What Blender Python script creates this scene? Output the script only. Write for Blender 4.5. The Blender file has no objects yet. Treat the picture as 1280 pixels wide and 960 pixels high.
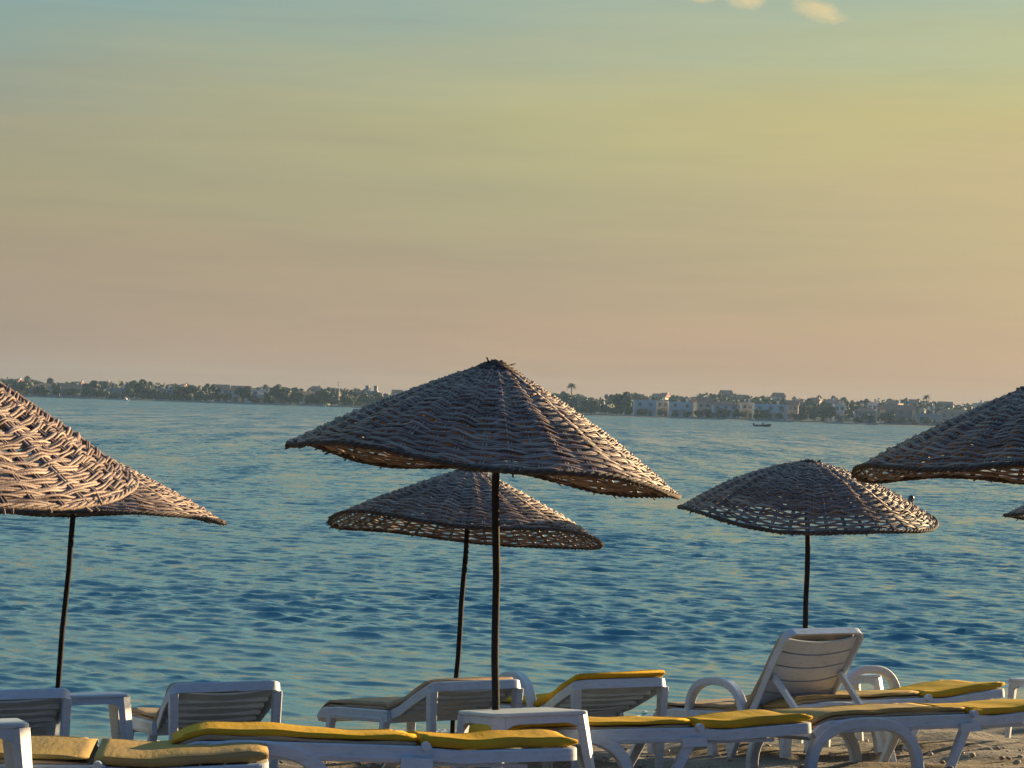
import bpy, bmesh, math, random
import numpy as np
from mathutils import Vector, Matrix, Euler

R = math.radians
SC = bpy.context.scene
COL = SC.collection
random.seed(7)
rng = np.random.default_rng(11)

# ------------------------------------------------------------------ camera
F = 2300.0 / 1280.0                 # focal length in picture widths
CAMZ = 2.1
ROLL = R(1.9)
PITCH = math.atan(26.0 / 2300.0)
SEA = -0.75
cam = bpy.data.objects.new('camera', bpy.data.cameras.new('camera'))
COL.objects.link(cam)
cam.data.sensor_width = 36.0
cam.data.lens = 36.0 * F
cam.data.clip_start = 0.1
cam.data.clip_end = 20000
cam.matrix_world = (Matrix.Translation((0, 0, CAMZ)) @
                    Matrix.Rotation(R(90) + PITCH, 4, 'X') @ Matrix.Rotation(ROLL, 4, 'Z'))
SC.camera = cam

# ------------------------------------------------------------------ light
EXPO = 1.4
SUN_AZ, SUN_EL = R(53), R(9)       # azimuth clockwise from the view direction (+Y)
SC.view_settings.view_transform = 'Standard'
SC.view_settings.look = 'None'
SC.view_settings.exposure = EXPO
SC.view_settings.gamma = 1.0
SC.view_settings.use_curve_mapping = False
SC.render.engine = 'CYCLES'
SC.cycles.use_denoising = True
SC.cycles.max_bounces = 6
SC.cycles.diffuse_bounces = 3
SC.cycles.glossy_bounces = 3
SC.cycles.volume_bounces = 0
SC.cycles.caustics_reflective = False
SC.cycles.caustics_refractive = False

sun = bpy.data.objects.new('sun', bpy.data.lights.new('sun', 'SUN'))
COL.objects.link(sun)
sun.data.energy = 5.0
sun.data.angle = R(0.6)
sun.data.color = (1.0, 0.71, 0.38)
sdir = Vector((math.sin(SUN_AZ) * math.cos(SUN_EL), math.cos(SUN_AZ) * math.cos(SUN_EL), math.sin(SUN_EL)))
sun.rotation_euler = sdir.to_track_quat('Z', 'Y').to_euler()


def lin(c):
    return tuple(((x / 255) / 12.92 if x / 255 <= 0.04045 else ((x / 255 + 0.055) / 1.055) ** 2.4) for x in c)


class NT:
    """small helper for node trees"""
    def __init__(self, tree):
        self.t = tree
        tree.nodes.clear()

    def n(self, typ, **kw):
        nd = self.t.nodes.new(typ)
        for k, v in kw.items():
            setattr(nd, k, v)
        return nd

    def l(self, a, b):
        self.t.links.new(a, b)

    def val(self, sock, v):
        if hasattr(v, 'is_output'):
            self.l(v, sock)
        else:
            sock.default_value = v

    def math(self, op, a, b=None, c=None, clamp=False):
        m = self.n('ShaderNodeMath', operation=op, use_clamp=clamp)
        self.val(m.inputs[0], a)
        if b is not None:
            self.val(m.inputs[1], b)
        if c is not None:
            self.val(m.inputs[2], c)
        return m.outputs[0]

    def ramp(self, fac, stops, interp='LINEAR'):
        r = self.n('ShaderNodeValToRGB')
        r.color_ramp.interpolation = interp
        e = r.color_ramp.elements
        while len(e) > 1:
            e.remove(e[-1])
        e[0].position = stops[0][0]
        e[0].color = (*stops[0][1], 1)
        for p, c in stops[1:]:
            x = e.new(p)
            x.color = (*c, 1)
        self.val(r.inputs[0], fac)
        return r.outputs[0]

    def mix(self, fac, a, b, mode='MIX'):
        m = self.n('ShaderNodeMix', data_type='RGBA', blend_type=mode)
        self.val(m.inputs[0], fac)
        self.val(m.inputs[6], a if hasattr(a, 'is_output') else (*a, 1))
        self.val(m.inputs[7], b if hasattr(b, 'is_output') else (*b, 1))
        return m.outputs[2]

    def noise(self, vec, scale, detail=3, rough=0.55, dist=0.0):
        n = self.n('ShaderNodeTexNoise')
        if vec is not None:
            self.l(vec, n.inputs['Vector'])
        n.inputs['Scale'].default_value = scale
        n.inputs['Detail'].default_value = detail
        n.inputs['Roughness'].default_value = rough
        n.inputs['Distortion'].default_value = dist
        return n.outputs['Fac']

    def mapping(self, vec, scale=(1, 1, 1), rot=(0, 0, 0), loc=(0, 0, 0)):
        m = self.n('ShaderNodeMapping')
        self.l(vec, m.inputs[0])
        m.inputs['Location'].default_value = loc
        m.inputs['Rotation'].default_value = rot
        m.inputs['Scale'].default_value = scale
        return m.outputs[0]


# ------------------------------------------------------------------ sky
world = bpy.data.worlds.new('World')
SC.world = world
world.use_nodes = True
w = NT(world.node_tree)
geo = w.n('ShaderNodeTexCoord')
sep = w.n('ShaderNodeSeparateXYZ')
w.l(geo.outputs['Generated'], sep.inputs[0])
elev = w.math('MULTIPLY', w.math('ARCSINE', sep.outputs[2]), 180 / math.pi / 90.0)     # 0..1 = 0..90 deg
az = w.math('MULTIPLY', w.math('ARCTAN2', sep.outputs[0], sep.outputs[1]), 180 / math.pi)
SKN = w.noise(w.mapping(geo.outputs['Generated'], scale=(3, 3, 22), rot=(0, R(-4), 0)), 1.6, 4, 0.5)
elevn = w.math('ADD', elev, w.math('MULTIPLY', w.math('SUBTRACT', SKN, 0.5), 0.034))


def d(e):
    return max(0.0, e) / 90.0


K = 2 ** -EXPO


def sk(c, k=1.0):
    return tuple(x * K * k for x in lin(c))


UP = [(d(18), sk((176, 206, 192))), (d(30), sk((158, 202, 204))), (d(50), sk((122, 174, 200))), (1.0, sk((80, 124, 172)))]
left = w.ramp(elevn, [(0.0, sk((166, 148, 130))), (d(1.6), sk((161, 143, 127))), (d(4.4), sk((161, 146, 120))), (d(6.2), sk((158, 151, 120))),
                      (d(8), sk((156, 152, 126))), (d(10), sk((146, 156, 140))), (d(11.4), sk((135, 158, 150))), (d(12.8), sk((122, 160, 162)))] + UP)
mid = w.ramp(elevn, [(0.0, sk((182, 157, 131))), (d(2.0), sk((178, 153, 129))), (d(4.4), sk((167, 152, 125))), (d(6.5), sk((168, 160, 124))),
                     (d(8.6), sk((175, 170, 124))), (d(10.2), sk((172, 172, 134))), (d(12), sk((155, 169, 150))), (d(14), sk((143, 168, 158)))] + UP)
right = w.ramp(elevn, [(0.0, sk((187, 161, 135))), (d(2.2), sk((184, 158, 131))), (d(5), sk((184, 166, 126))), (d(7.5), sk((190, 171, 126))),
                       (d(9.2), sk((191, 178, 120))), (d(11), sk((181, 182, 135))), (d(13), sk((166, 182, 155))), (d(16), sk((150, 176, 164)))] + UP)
f1 = w.math('MULTIPLY_ADD', az, 1 / 16.0, 1.0, clamp=True)
f2 = w.math('MULTIPLY', az, 1 / 16.0, clamp=True)
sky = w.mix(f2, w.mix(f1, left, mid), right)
SKS = w.noise(w.mapping(geo.outputs['Generated'], scale=(2.2, 2.2, 30), rot=(0, R(5), 0)), 2.4, 5, 0.62, 0.4)
sky = w.mix(1.0, sky, w.ramp(SKS, [(0.25, (0.93, 0.94, 0.97)), (0.5, (1.0, 1.0, 1.0)), (0.78, (1.07, 1.045, 1.0))]), 'MULTIPLY')
# the sky behind the viewer is already dusky blue
back = w.ramp(elev, [(0.0, sk((70, 92, 124))), (d(12), sk((62, 98, 142))), (d(35), sk((60, 102, 156))), (1.0, sk((70, 112, 164)))])
sky = w.mix(w.math('MULTIPLY_ADD', sep.outputs[1], -1.3, 0.62, clamp=True), sky, back)
# bright band of light round the low sun, outside the frame on the right
dot = w.n('ShaderNodeVectorMath', operation='DOT_PRODUCT')
w.l(geo.outputs['Generated'], dot.inputs[0])
dot.inputs[1].default_value = sdir
glow = w.math('POWER', w.math('MAXIMUM', dot.outputs['Value'], 0.0), 26.0)
sky = w.mix(1.0, sky, w.mix(glow, (0, 0, 0), sk((255, 190, 110), 1.3)), 'ADD')
# a few small lit clouds high on the right
for (ca, ce, ra, re, sl) in ((9.1, 12.28, 1.1, 0.40, -0.26), (6.9, 12.62, 0.75, 0.40, 0.0), (5.6, 12.68, 0.6, 0.26, 0.0), (3.3, 12.8, 0.3, 0.14, 0)):
    dx = w.math('SUBTRACT', az, ca)
    dy = w.math('SUBTRACT', w.math('MULTIPLY', elev, 90.0), ce)
    dy = w.math('SUBTRACT', dy, w.math('MULTIPLY', dx, sl))
    q = w.math('ADD', w.math('POWER', w.math('ABSOLUTE', w.math('DIVIDE', dx, ra)), 2.0),
               w.math('POWER', w.math('ABSOLUTE', w.math('DIVIDE', dy, re)), 2.0))
    nz = w.noise(w.mapping(geo.outputs['Generated'], scale=(60, 60, 110)), 2.0, 5, 0.6)
    m = w.math('SUBTRACT', 1.55, w.math('ADD', q, w.math('MULTIPLY', nz, 1.5)))
    m = w.math('MULTIPLY', m, 1.2, clamp=True)
    m = w.math('MULTIPLY', m, 0.8)
    sky = w.mix(m, sky, sk((222, 200, 148)))
nish = w.n('ShaderNodeTexSky', sky_type='NISHITA')
nish.sun_disc = False
nish.sun_elevation = SUN_EL
nish.sun_rotation = SUN_AZ
nish.air_density = 1.0
nish.dust_density = 2.0
bg = w.n('ShaderNodeBackground')
bg2 = w.n('ShaderNodeBackground')
addn = w.n('ShaderNodeAddShader')
out = w.n('ShaderNodeOutputWorld')
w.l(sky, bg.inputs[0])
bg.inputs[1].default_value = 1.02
w.l(nish.outputs[0], bg2.inputs[0])
bg2.inputs[1].default_value = 0.004
w.l(bg.outputs[0], addn.inputs[0])
w.l(bg2.outputs[0], addn.inputs[1])
w.l(addn.outputs[0], out.inputs[0])


# ------------------------------------------------------------------ materials
def mat(name):
    m = bpy.data.materials.new(name)
    m.use_nodes = True
    t = NT(m.node_tree)
    b = t.n('ShaderNodeBsdfPrincipled')
    o = t.n('ShaderNodeOutputMaterial')
    t.l(b.outputs[0], o.inputs[0])
    return m, t, b


def simple(name, col, rough=0.6, var=0.12, scale=6.0, bump=0.0, bscale=40.0, spec=0.5, metal=0.0):
    m, t, b = mat(name)
    tc = t.n('ShaderNodeTexCoord').outputs['Object']
    nz = t.noise(tc, scale, 4, 0.6)
    lo = tuple(x * (1 - var) for x in col)
    hi = tuple(min(1, x * (1 + var)) for x in col)
    t.l(t.ramp(nz, [(0.3, lo), (0.7, hi)]), b.inputs['Base Color'])
    b.inputs['Roughness'].default_value = rough
    b.inputs['Specular IOR Level'].default_value = spec
    b.inputs['Metallic'].default_value = metal
    if bump:
        bp = t.n('ShaderNodeBump')
        bp.inputs['Strength'].default_value = bump
        bp.inputs['Distance'].default_value = 0.01
        t.l(t.noise(tc, bscale, 4, 0.6), bp.inputs['Height'])
        t.l(bp.outputs[0], b.inputs['Normal'])
    return m


def plastic_mat():
    m, t, b = mat('white_resin')
    tc = t.n('ShaderNodeTexCoord').outputs['Object']
    nz = t.noise(tc, 3.0, 5, 0.65)
    n2 = t.noise(t.mapping(tc, scale=(1, 1, 5)), 14.0, 4, 0.6)
    c = t.ramp(nz, [(0.25, (0.46, 0.53, 0.60)), (0.65, (0.57, 0.64, 0.71))])
    dirt = t.math('MULTIPLY', t.math('SUBTRACT', n2, 0.52, clamp=True), 2.4, clamp=True)
    t.l(t.mix(dirt, c, (0.36, 0.33, 0.28)), b.inputs['Base Color'])
    b.inputs['Roughness'].default_value = 0.45
    bp = t.n('ShaderNodeBump')
    bp.inputs['Strength'].default_value = 0.12
    bp.inputs['Distance'].default_value = 0.004
    t.l(t.noise(tc, 120, 2), bp.inputs['Height'])
    t.l(bp.outputs[0], b.inputs['Normal'])
    return m


def cloth_mat(name, col, faded):
    m, t, b = mat(name)
    tc = t.n('ShaderNodeTexCoord').outputs['Object']
    nz = t.noise(tc, 2.6, 5, 0.62)
    n2 = t.noise(tc, 16, 4, 0.6)
    c = t.mix(t.ramp(nz, [(0.35, (0, 0, 0)), (0.7, (1, 1, 1))]), col, faded)
    c = t.mix(t.math('MULTIPLY', t.math('SUBTRACT', n2, 0.55, clamp=True), 2.0, clamp=True), c, tuple(x * 0.6 for x in col))
    t.l(c, b.inputs['Base Color'])
    b.inputs['Roughness'].default_value = 0.9
    b.inputs['Specular IOR Level'].default_value = 0.15
    bp = t.n('ShaderNodeBump')
    bp.inputs['Strength'].default_value = 0.4
    bp.inputs['Distance'].default_value = 0.012
    h = t.math('ADD', t.noise(t.mapping(tc, scale=(6, 1.6, 3)), 5.0, 4, 0.6), t.math('MULTIPLY', t.noise(tc, 90, 2), 0.25))
    t.l(h, bp.inputs['Height'])
    t.l(bp.outputs[0], b.inputs['Normal'])
    return m


def wicker_mat():
    m, t, b = mat('wicker')
    at = t.n('ShaderNodeAttribute')
    at.attribute_name = 'tone'
    tc = t.n('ShaderNodeTexCoord').outputs['Object']
    nz = t.noise(tc, 26.0, 4, 0.65)
    n2 = t.noise(tc, 2.2, 3, 0.6)
    f = t.math('ADD', t.math('MULTIPLY', at.outputs['Fac'], 0.55), t.math('ADD', t.math('MULTIPLY', nz, 0.35), t.math('MULTIPLY', n2, 0.3)))
    c = t.ramp(f, [(0.25, (0.060, 0.037, 0.034)), (0.5, (0.168, 0.112, 0.098)), (0.72, (0.295, 0.212, 0.178)), (0.95, (0.49, 0.38, 0.30))])
    t.l(c, b.inputs['Base Color'])
    b.inputs['Roughness'].default_value = 0.55
    b.inputs['Specular IOR Level'].default_value = 0.35
    bp = t.n('ShaderNodeBump')
    bp.inputs['Strength'].default_value = 0.5
    bp.inputs['Distance'].default_value = 0.004
    t.l(t.noise(tc, 160, 3), bp.inputs['Height'])
    t.l(bp.outputs[0], b.inputs['Normal'])
    return m


def water_mat():
    m, t, b = mat('sea_water')
    tc = t.n('ShaderNodeTexCoord').outputs['Object']
    b.inputs['Base Color'].default_value = (0.052, 0.200, 0.250, 1)
    b.inputs['Roughness'].default_value = 0.06
    b.inputs['IOR'].default_value = 1.55
    # ripples finer than the modelled waves: slopes from noise, growing offshore where the sheet carries only the long waves
    sp = t.n('ShaderNodeSeparateXYZ')
    t.l(tc, sp.inputs[0])
    far = t.math('MULTIPLY', t.math('SUBTRACT', sp.outputs[1], 20.0), 1 / 110.0, clamp=True)
    amp = t.math('MULTIPLY_ADD', t.math('POWER', far, 0.6), 0.98, 0.14)
    acc = None
    for (sc, wgt) in ((0.45, 0.5), (1.6, 0.8), (5.0, 0.75), (14.0, 0.5)):
        n = t.n('ShaderNodeTexNoise')
        t.l(t.mapping(tc, scale=(0.75, 1.35, 1), rot=(0, 0, R(-12))), n.inputs['Vector'])
        n.inputs['Scale'].default_value = sc
        n.inputs['Detail'].default_value = 2
        v = t.n('ShaderNodeVectorMath', operation='SUBTRACT')
        t.l(n.outputs['Color'], v.inputs[0])
        v.inputs[1].default_value = (0.5, 0.5, 0.5)
        v2 = t.n('ShaderNodeVectorMath', operation='SCALE')
        t.l(v.outputs[0], v2.inputs[0])
        v2.inputs['Scale'].default_value = wgt
        if acc is None:
            acc = v2.outputs[0]
        else:
            a = t.n('ShaderNodeVectorMath', operation='ADD')
            t.l(acc, a.inputs[0])
            t.l(v2.outputs[0], a.inputs[1])
            acc = a.outputs[0]
    # long wind-roughened patches seen edge on far out
    n = t.n('ShaderNodeTexNoise')
    t.l(t.mapping(tc, scale=(0.35, 0.045, 1), rot=(0, 0, R(6))), n.inputs['Vector'])
    n.inputs['Scale'].default_value = 1.0
    n.inputs['Detail'].default_value = 4
    n.inputs['Roughness'].default_value = 0.7
    cb = t.n('ShaderNodeCombineXYZ')
    t.l(t.math('MULTIPLY', t.math('SUBTRACT', n.outputs['Fac'], 0.5), 0.9), cb.inputs[1])
    a0 = t.n('ShaderNodeVectorMath', operation='ADD')
    t.l(acc, a0.inputs[0])
    t.l(cb.outputs[0], a0.inputs[1])
    acc = a0.outputs[0]
    fl = t.n('ShaderNodeVectorMath', operation='MULTIPLY')
    t.l(acc, fl.inputs[0])
    fl.inputs[1].default_value = (0.8, 1.25, 0.0)
    v = t.n('ShaderNodeVectorMath', operation='SCALE')
    t.l(fl.outputs[0], v.inputs[0])
    t.l(amp, v.inputs['Scale'])
    g = t.n('ShaderNodeNewGeometry')
    a = t.n('ShaderNodeVectorMath', operation='ADD')
    t.l(g.outputs['Normal'], a.inputs[0])
    t.l(v.outputs[0], a.inputs[1])
    nn = t.n('ShaderNodeVectorMath', operation='NORMALIZE')
    # the faces one sees far out are those leaning to the beach
    cb2 = t.n('ShaderNodeCombineXYZ')
    t.l(t.math('MULTIPLY', t.math('POWER', far, 0.5), -0.17), cb2.inputs[1])
    a2 = t.n('ShaderNodeVectorMath', operation='ADD')
    t.l(a.outputs[0], a2.inputs[0])
    t.l(cb2.outputs[0], a2.inputs[1])
    t.l(a2.outputs[0], nn.inputs[0])
    t.l(nn.outputs[0], b.inputs['Normal'])
    return m


def sand_mat():
    m, t, b = mat('beach_sand')
    tc = t.n('ShaderNodeTexCoord').outputs['Object']
    nz = t.noise(tc, 1.4, 6, 0.65)
    n2 = t.noise(tc, 24, 5, 0.7)
    c = t.ramp(t.math('ADD', t.math('MULTIPLY', nz, 0.6), t.math('MULTIPLY', n2, 0.4)),
               [(0.3, (0.085, 0.072, 0.06)), (0.5, (0.20, 0.176, 0.142)), (0.7, (0.33, 0.29, 0.235))])
    # damp sand by the waterline
    sp = t.n('ShaderNodeSeparateXYZ')
    t.l(tc, sp.inputs[0])
    wet = t.math('MULTIPLY', t.math('SUBTRACT', -0.52, t.math('ADD', sp.outputs[2], t.math('MULTIPLY', t.math('SUBTRACT', nz, 0.5), 0.12))), 14.0, clamp=True)
    t.l(t.mix(wet, c, t.mix(1.0, c, (0.45, 0.42, 0.4), 'MULTIPLY')), b.inputs['Base Color'])
    t.l(t.math('MULTIPLY_ADD', wet, -0.55, 0.9), b.inputs['Roughness'])
    bp = t.n('ShaderNodeBump')
    bp.inputs['Strength'].default_value = 1.0
    bp.inputs['Distance'].default_value = 0.055
    t.l(t.math('ADD', t.noise(tc, 7, 4, 0.6), t.math('MULTIPLY', n2, 0.4)), bp.inputs['Height'])
    t.l(bp.outputs[0], b.inputs['Normal'])
    return m


def leaf_mat(name, a, b_):
    m, t, b = mat(name)
    tc = t.n('ShaderNodeTexCoord').outputs['Object']
    t.l(t.ramp(t.noise(tc, 0.8, 4, 0.6), [(0.3, a), (0.7, b_)]), b.inputs['Base Color'])
    b.inputs['Roughness'].default_value = 0.7
    return m


M_RESIN = plastic_mat()
M_YEL = cloth_mat('yellow_canvas', (0.62, 0.355, 0.012), (0.48, 0.30, 0.04))
M_TAN = cloth_mat('faded_yellow_canvas', (0.42, 0.285, 0.085), (0.35, 0.25, 0.13))
M_CREAM = cloth_mat('cream_canvas', (0.47, 0.34, 0.21), (0.36, 0.26, 0.165))
M_WICK = wicker_mat()
M_POLE = simple('dark_painted_steel', (0.022, 0.018, 0.017), 0.75, 0.4, 9, 0.3, 30, spec=0.2)
M_DARK = simple('dark_wicker_binding', (0.07, 0.048, 0.036), 0.8, 0.4, 20, 0.6, 80)
M_WATER = water_mat()
M_SAND = sand_mat()
M_STONE = simple('pebble_stone', (0.34, 0.30, 0.26), 0.75, 0.55, 1.3)
M_LEAF = [leaf_mat('leaf_dark_green', (0.022, 0.042, 0.018), (0.05, 0.075, 0.03)),
          leaf_mat('leaf_olive', (0.045, 0.06, 0.03), (0.085, 0.095, 0.045)),
          leaf_mat('leaf_deep', (0.016, 0.033, 0.022), (0.036, 0.058, 0.032))]
M_BARK = simple('bark', (0.11, 0.085, 0.065), 0.9, 0.3, 3)
M_LAND = simple('far_land', (0.13, 0.13, 0.085), 0.95, 0.45, 0.03)
M_WALL = {'white': simple('white_render', (0.66, 0.65, 0.62), 0.85, 0.08, 0.4),
          'cream': simple('cream_render', (0.58, 0.50, 0.38), 0.85, 0.08, 0.4),
          'grey': simple('grey_render', (0.36, 0.35, 0.34), 0.85, 0.1, 0.4),
          'pink': simple('pink_render', (0.46, 0.34, 0.29), 0.85, 0.1, 0.4)}
M_TILE = simple('red_roof_tile', (0.30, 0.13, 0.085), 0.85, 0.25, 1.2)
M_FLAT = simple('roof_felt', (0.42, 0.40, 0.38), 0.9, 0.15, 0.6)
M_GLASS = simple('window_glass', (0.05, 0.065, 0.08), 0.12, 0.1, 1.0, spec=0.8)
M_STEEL = simple('grey_steel', (0.30, 0.30, 0.30), 0.5, 0.1, 2)
M_HULL = simple('dark_hull_paint', (0.025, 0.03, 0.04), 0.45, 0.3, 2)
M_WHITE = simple('white_paint', (0.78, 0.77, 0.75), 0.4, 0.06, 2)
M_SKIN = simple('sunburnt_skin', (0.34, 0.19, 0.13), 0.55, 0.1, 6)
M_HAIR = simple('dark_wet_hair', (0.012, 0.01, 0.01), 0.35, 0.3, 30)
M_BIRD = simple('grey_feathers', (0.10, 0.09, 0.085), 0.8, 0.2, 8)


# ------------------------------------------------------------------ mesh helpers
class MB:
    def __init__(self):
        self.v, self.f = [], []

    def add(self, vs, fs):
        o = len(self.v)
        self.v += [tuple(p) for p in vs]
        self.f += [tuple(i + o for i in f) for f in fs]

    def box(self, c, s, rot=None):
        c = Vector(c)
        hx, hy, hz = s[0] / 2, s[1] / 2, s[2] / 2
        vs = [Vector((x, y, z)) for x in (-hx, hx) for y in (-hy, hy) for z in (-hz, hz)]
        if rot is not None:
            vs = [rot @ p for p in vs]
        self.add([c + p for p in vs], [(0, 1, 3, 2), (4, 6, 7, 5), (0, 4, 5, 1), (2, 3, 7, 6), (0, 2, 6, 4), (1, 5, 7, 3)])

    def loft(self, rings, cap=True, closed=False):
        n = len(rings[0])
        vs = [p for r in rings for p in r]
        fs = []
        m = len(rings)
        for i in range(m if closed else m - 1):
            a, b = i * n, ((i + 1) % m) * n
            for k in range(n):
                k2 = (k + 1) % n
                fs.append((a + k, a + k2, b + k2, b + k))
        if cap and not closed:
            fs.append(tuple(range(n - 1, -1, -1)))
            fs.append(tuple((m - 1) * n + k for k in range(n)))
        self.add(vs, fs)

    def tube(self, pts, rad, sides=8, cap=True):
        pts = [Vector(p) for p in pts]
        rings = []
        up = Vector((0, 0, 1))
        for i, p in enumerate(pts):
            t = (pts[min(i + 1, len(pts) - 1)] - pts[max(i - 1, 0)]).normalized()
            ref = up if abs(t.z) < 0.9 else Vector((1, 0, 0))
            a = t.cross(ref).normalized()
            b = t.cross(a).normalized()
            r = rad[i] if isinstance(rad, (list, tuple)) else rad
            rings.append([p + (a * math.cos(q) + b * math.sin(q)) * r for q in [2 * math.pi * k / sides for k in range(sides)]])
        self.loft(rings, cap)

    def band(self, pts, y0, y1, t0, bev=0.006):
        """a flat bar swept along an xz path: thickness t0 (in the path's normal), from y0 to y1, bevelled"""
        pts = [Vector((p[0], 0, p[1])) for p in pts]
        rings = []
        for i, p in enumerate(pts):
            t = (pts[min(i + 1, len(pts) - 1)] - pts[max(i - 1, 0)]).normalized()
            n = Vector((-t.z, 0, t.x))
            h = (t0[i] if isinstance(t0, (list, tuple)) else t0) / 2
            b = bev
            prof = [(y0 + b, h), (y1 - b, h), (y1, h - b), (y1, -h + b), (y1 - b, -h), (y0 + b, -h), (y0, -h + b), (y0, h - b)]
            rings.append([p + Vector((0, y, 0)) + n * q for y, q in prof])
        self.loft(rings)

    def bar(self, a, b, w0, d0, w1=None, d1=None, side=(0, 1, 0)):
        """tapered rectangular bar from a to b; w along 'side', d across"""
        a, b = Vector(a), Vector(b)
        w1 = w0 if w1 is None else w1
        d1 = d0 if d1 is None else d1
        t = (b - a).normalized()
        s = Vector(side)
        s = (s - t * s.dot(t)).normalized()
        n = t.cross(s)
        rings = []
        for p, ww, dd in ((a, w0, d0), (b, w1, d1)):
            bw, bd = ww / 2, dd / 2
            c = 0.22 * min(bw, bd)
            prof = [(bw - c, bd), (bw, bd - c), (bw, -bd + c), (bw - c, -bd), (-bw + c, -bd), (-bw, -bd + c), (-bw, bd - c), (-bw + c, bd)]
            rings.append([p + s * x + n * y for x, y in prof])
        self.loft(rings)

    def build(self, name, m, parent=None, smooth=False):
        me = bpy.data.meshes.new(name)
        me.from_pydata(self.v, [], self.f)
        me.materials.append(m)
        bm = bmesh.new()
        bm.from_mesh(me)
        bmesh.ops.recalc_face_normals(bm, faces=bm.faces)
        bm.to_mesh(me)
        bm.free()
        if smooth:
            me.polygons.foreach_set('use_smooth', [True] * len(me.polygons))
        o = bpy.data.objects.new(name, me)
        COL.objects.link(o)
        if parent is not None:
            o.parent = parent
        return o


def np_mesh(name, verts, quads, m, parent=None, smooth=True, attr=None):
    me = bpy.data.meshes.new(name)
    nv, nf = len(verts), len(quads)
    me.vertices.add(nv)
    me.vertices.foreach_set('co', np.ascontiguousarray(verts, dtype=np.float32).ravel())
    me.loops.add(nf * 4)
    me.loops.foreach_set('vertex_index', np.ascontiguousarray(quads, dtype=np.int32).ravel())
    me.polygons.add(nf)
    me.polygons.foreach_set('loop_start', np.arange(0, nf * 4, 4, dtype=np.int32))
    if smooth:
        me.polygons.foreach_set('use_smooth', np.ones(nf, dtype=bool))
    if attr is not None:
        a = me.attributes.new('tone', 'FLOAT', 'POINT')
        a.data.foreach_set('value', np.ascontiguousarray(attr, dtype=np.float32))
    me.update(calc_edges=True)
    me.validate()
    me.materials.append(m)
    o = bpy.data.objects.new(name, me)
    COL.objects.link(o)
    if parent is not None:
        o.parent = parent
    return o


def tag(o, label=None, cat=None, group=None, kind=None):
    if label:
        o['label'] = label
    if cat:
        o['category'] = cat
    if group:
        o['group'] = group
    if kind:
        o['kind'] = kind
    return o


def thing(name, label, cat, loc=(0, 0, 0), rz=0.0, group=None):
    o = bpy.data.objects.new(name, None)
    o.empty_display_size = 0.2
    COL.objects.link(o)
    o.location = loc
    o.rotation_euler = (0, 0, rz)
    return tag(o, label, cat, group)


def copy_tree(o, parent=None):
    c = o.copy()
    COL.objects.link(c)
    c.parent = parent
    for ch in o.children:
        copy_tree(ch, c)
    return c


def W(px, py, D):
    """where the view ray of the survey point (px, py) is at distance D"""
    dx, dy = px - 640, py - 480
    c, s = math.cos(ROLL), math.sin(ROLL)
    a, b = dx * c + dy * s, -dx * s + dy * c
    return Vector((a / 2300 * D, D, CAMZ - (b - 26) / 2300 * D))


# ------------------------------------------------------------------ shore geometry
SH = R(24)                                   # the waterline runs 24 degrees off the picture plane
NSEA = Vector((-math.sin(SH), math.cos(SH)))
SLOPE = 0.13
GROUND_Q = Vector((0, 0, 1)).rotation_difference(Vector((SLOPE * NSEA.x, SLOPE * NSEA.y, 1)).normalized())


def shore_t(x, y):
    return x * NSEA.x + y * NSEA.y


def ground(x, y):
    t = shore_t(x, y)
    return -SLOPE * (min(max(t, 5.0), 24.0) - 9.0)


# beach: one sheet in shore-aligned rows
def build_beach():
    us = np.concatenate([np.linspace(-160, -9, 30), np.linspace(-8.9, 14, 330), np.linspace(14.5, 160, 30)])
    ts = np.concatenate([np.linspace(-60, 7.5, 16), np.linspace(7.6, 17.0, 190), np.linspace(17.3, 30, 12)])
    U, T = np.meshgrid(us, ts)
    X = U * math.cos(SH) + T * NSEA.x
    Y = U * math.sin(SH) + T * NSEA.y
    Z = -SLOPE * (np.clip(T, 5.0, 24.0) - 9.0)
    fine = ((T > 7.5) & (T < 17.2) & (U > -9) & (U < 14)).astype(float)
    n = np.zeros_like(Z)
    for k in range(46):
        a = rng.uniform(0, 2 * math.pi)
        L = rng.uniform(0.25, 1.6)
        n += L * np.sin((X * math.cos(a) + Y * math.sin(a)) * 2 * math.pi / L + rng.uniform(0, 6.28))
    Z = Z + fine * np.clip(n * 0.0042, -0.05, 0.04) - 0.012
    nr, nc = U.shape
    v = np.stack([X, Y, Z], -1).reshape(-1, 3)
    idx = np.arange(nr * nc).reshape(nr, nc)
    q = np.stack([idx[:-1, :-1], idx[:-1, 1:], idx[1:, 1:], idx[1:, :-1]], -1).reshape(-1, 4)
    o = np_mesh('beach', v, q, M_SAND)
    tag(o, 'coarse pale beach sand sloping down to the water', kind='structure')


build_beach()


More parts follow.
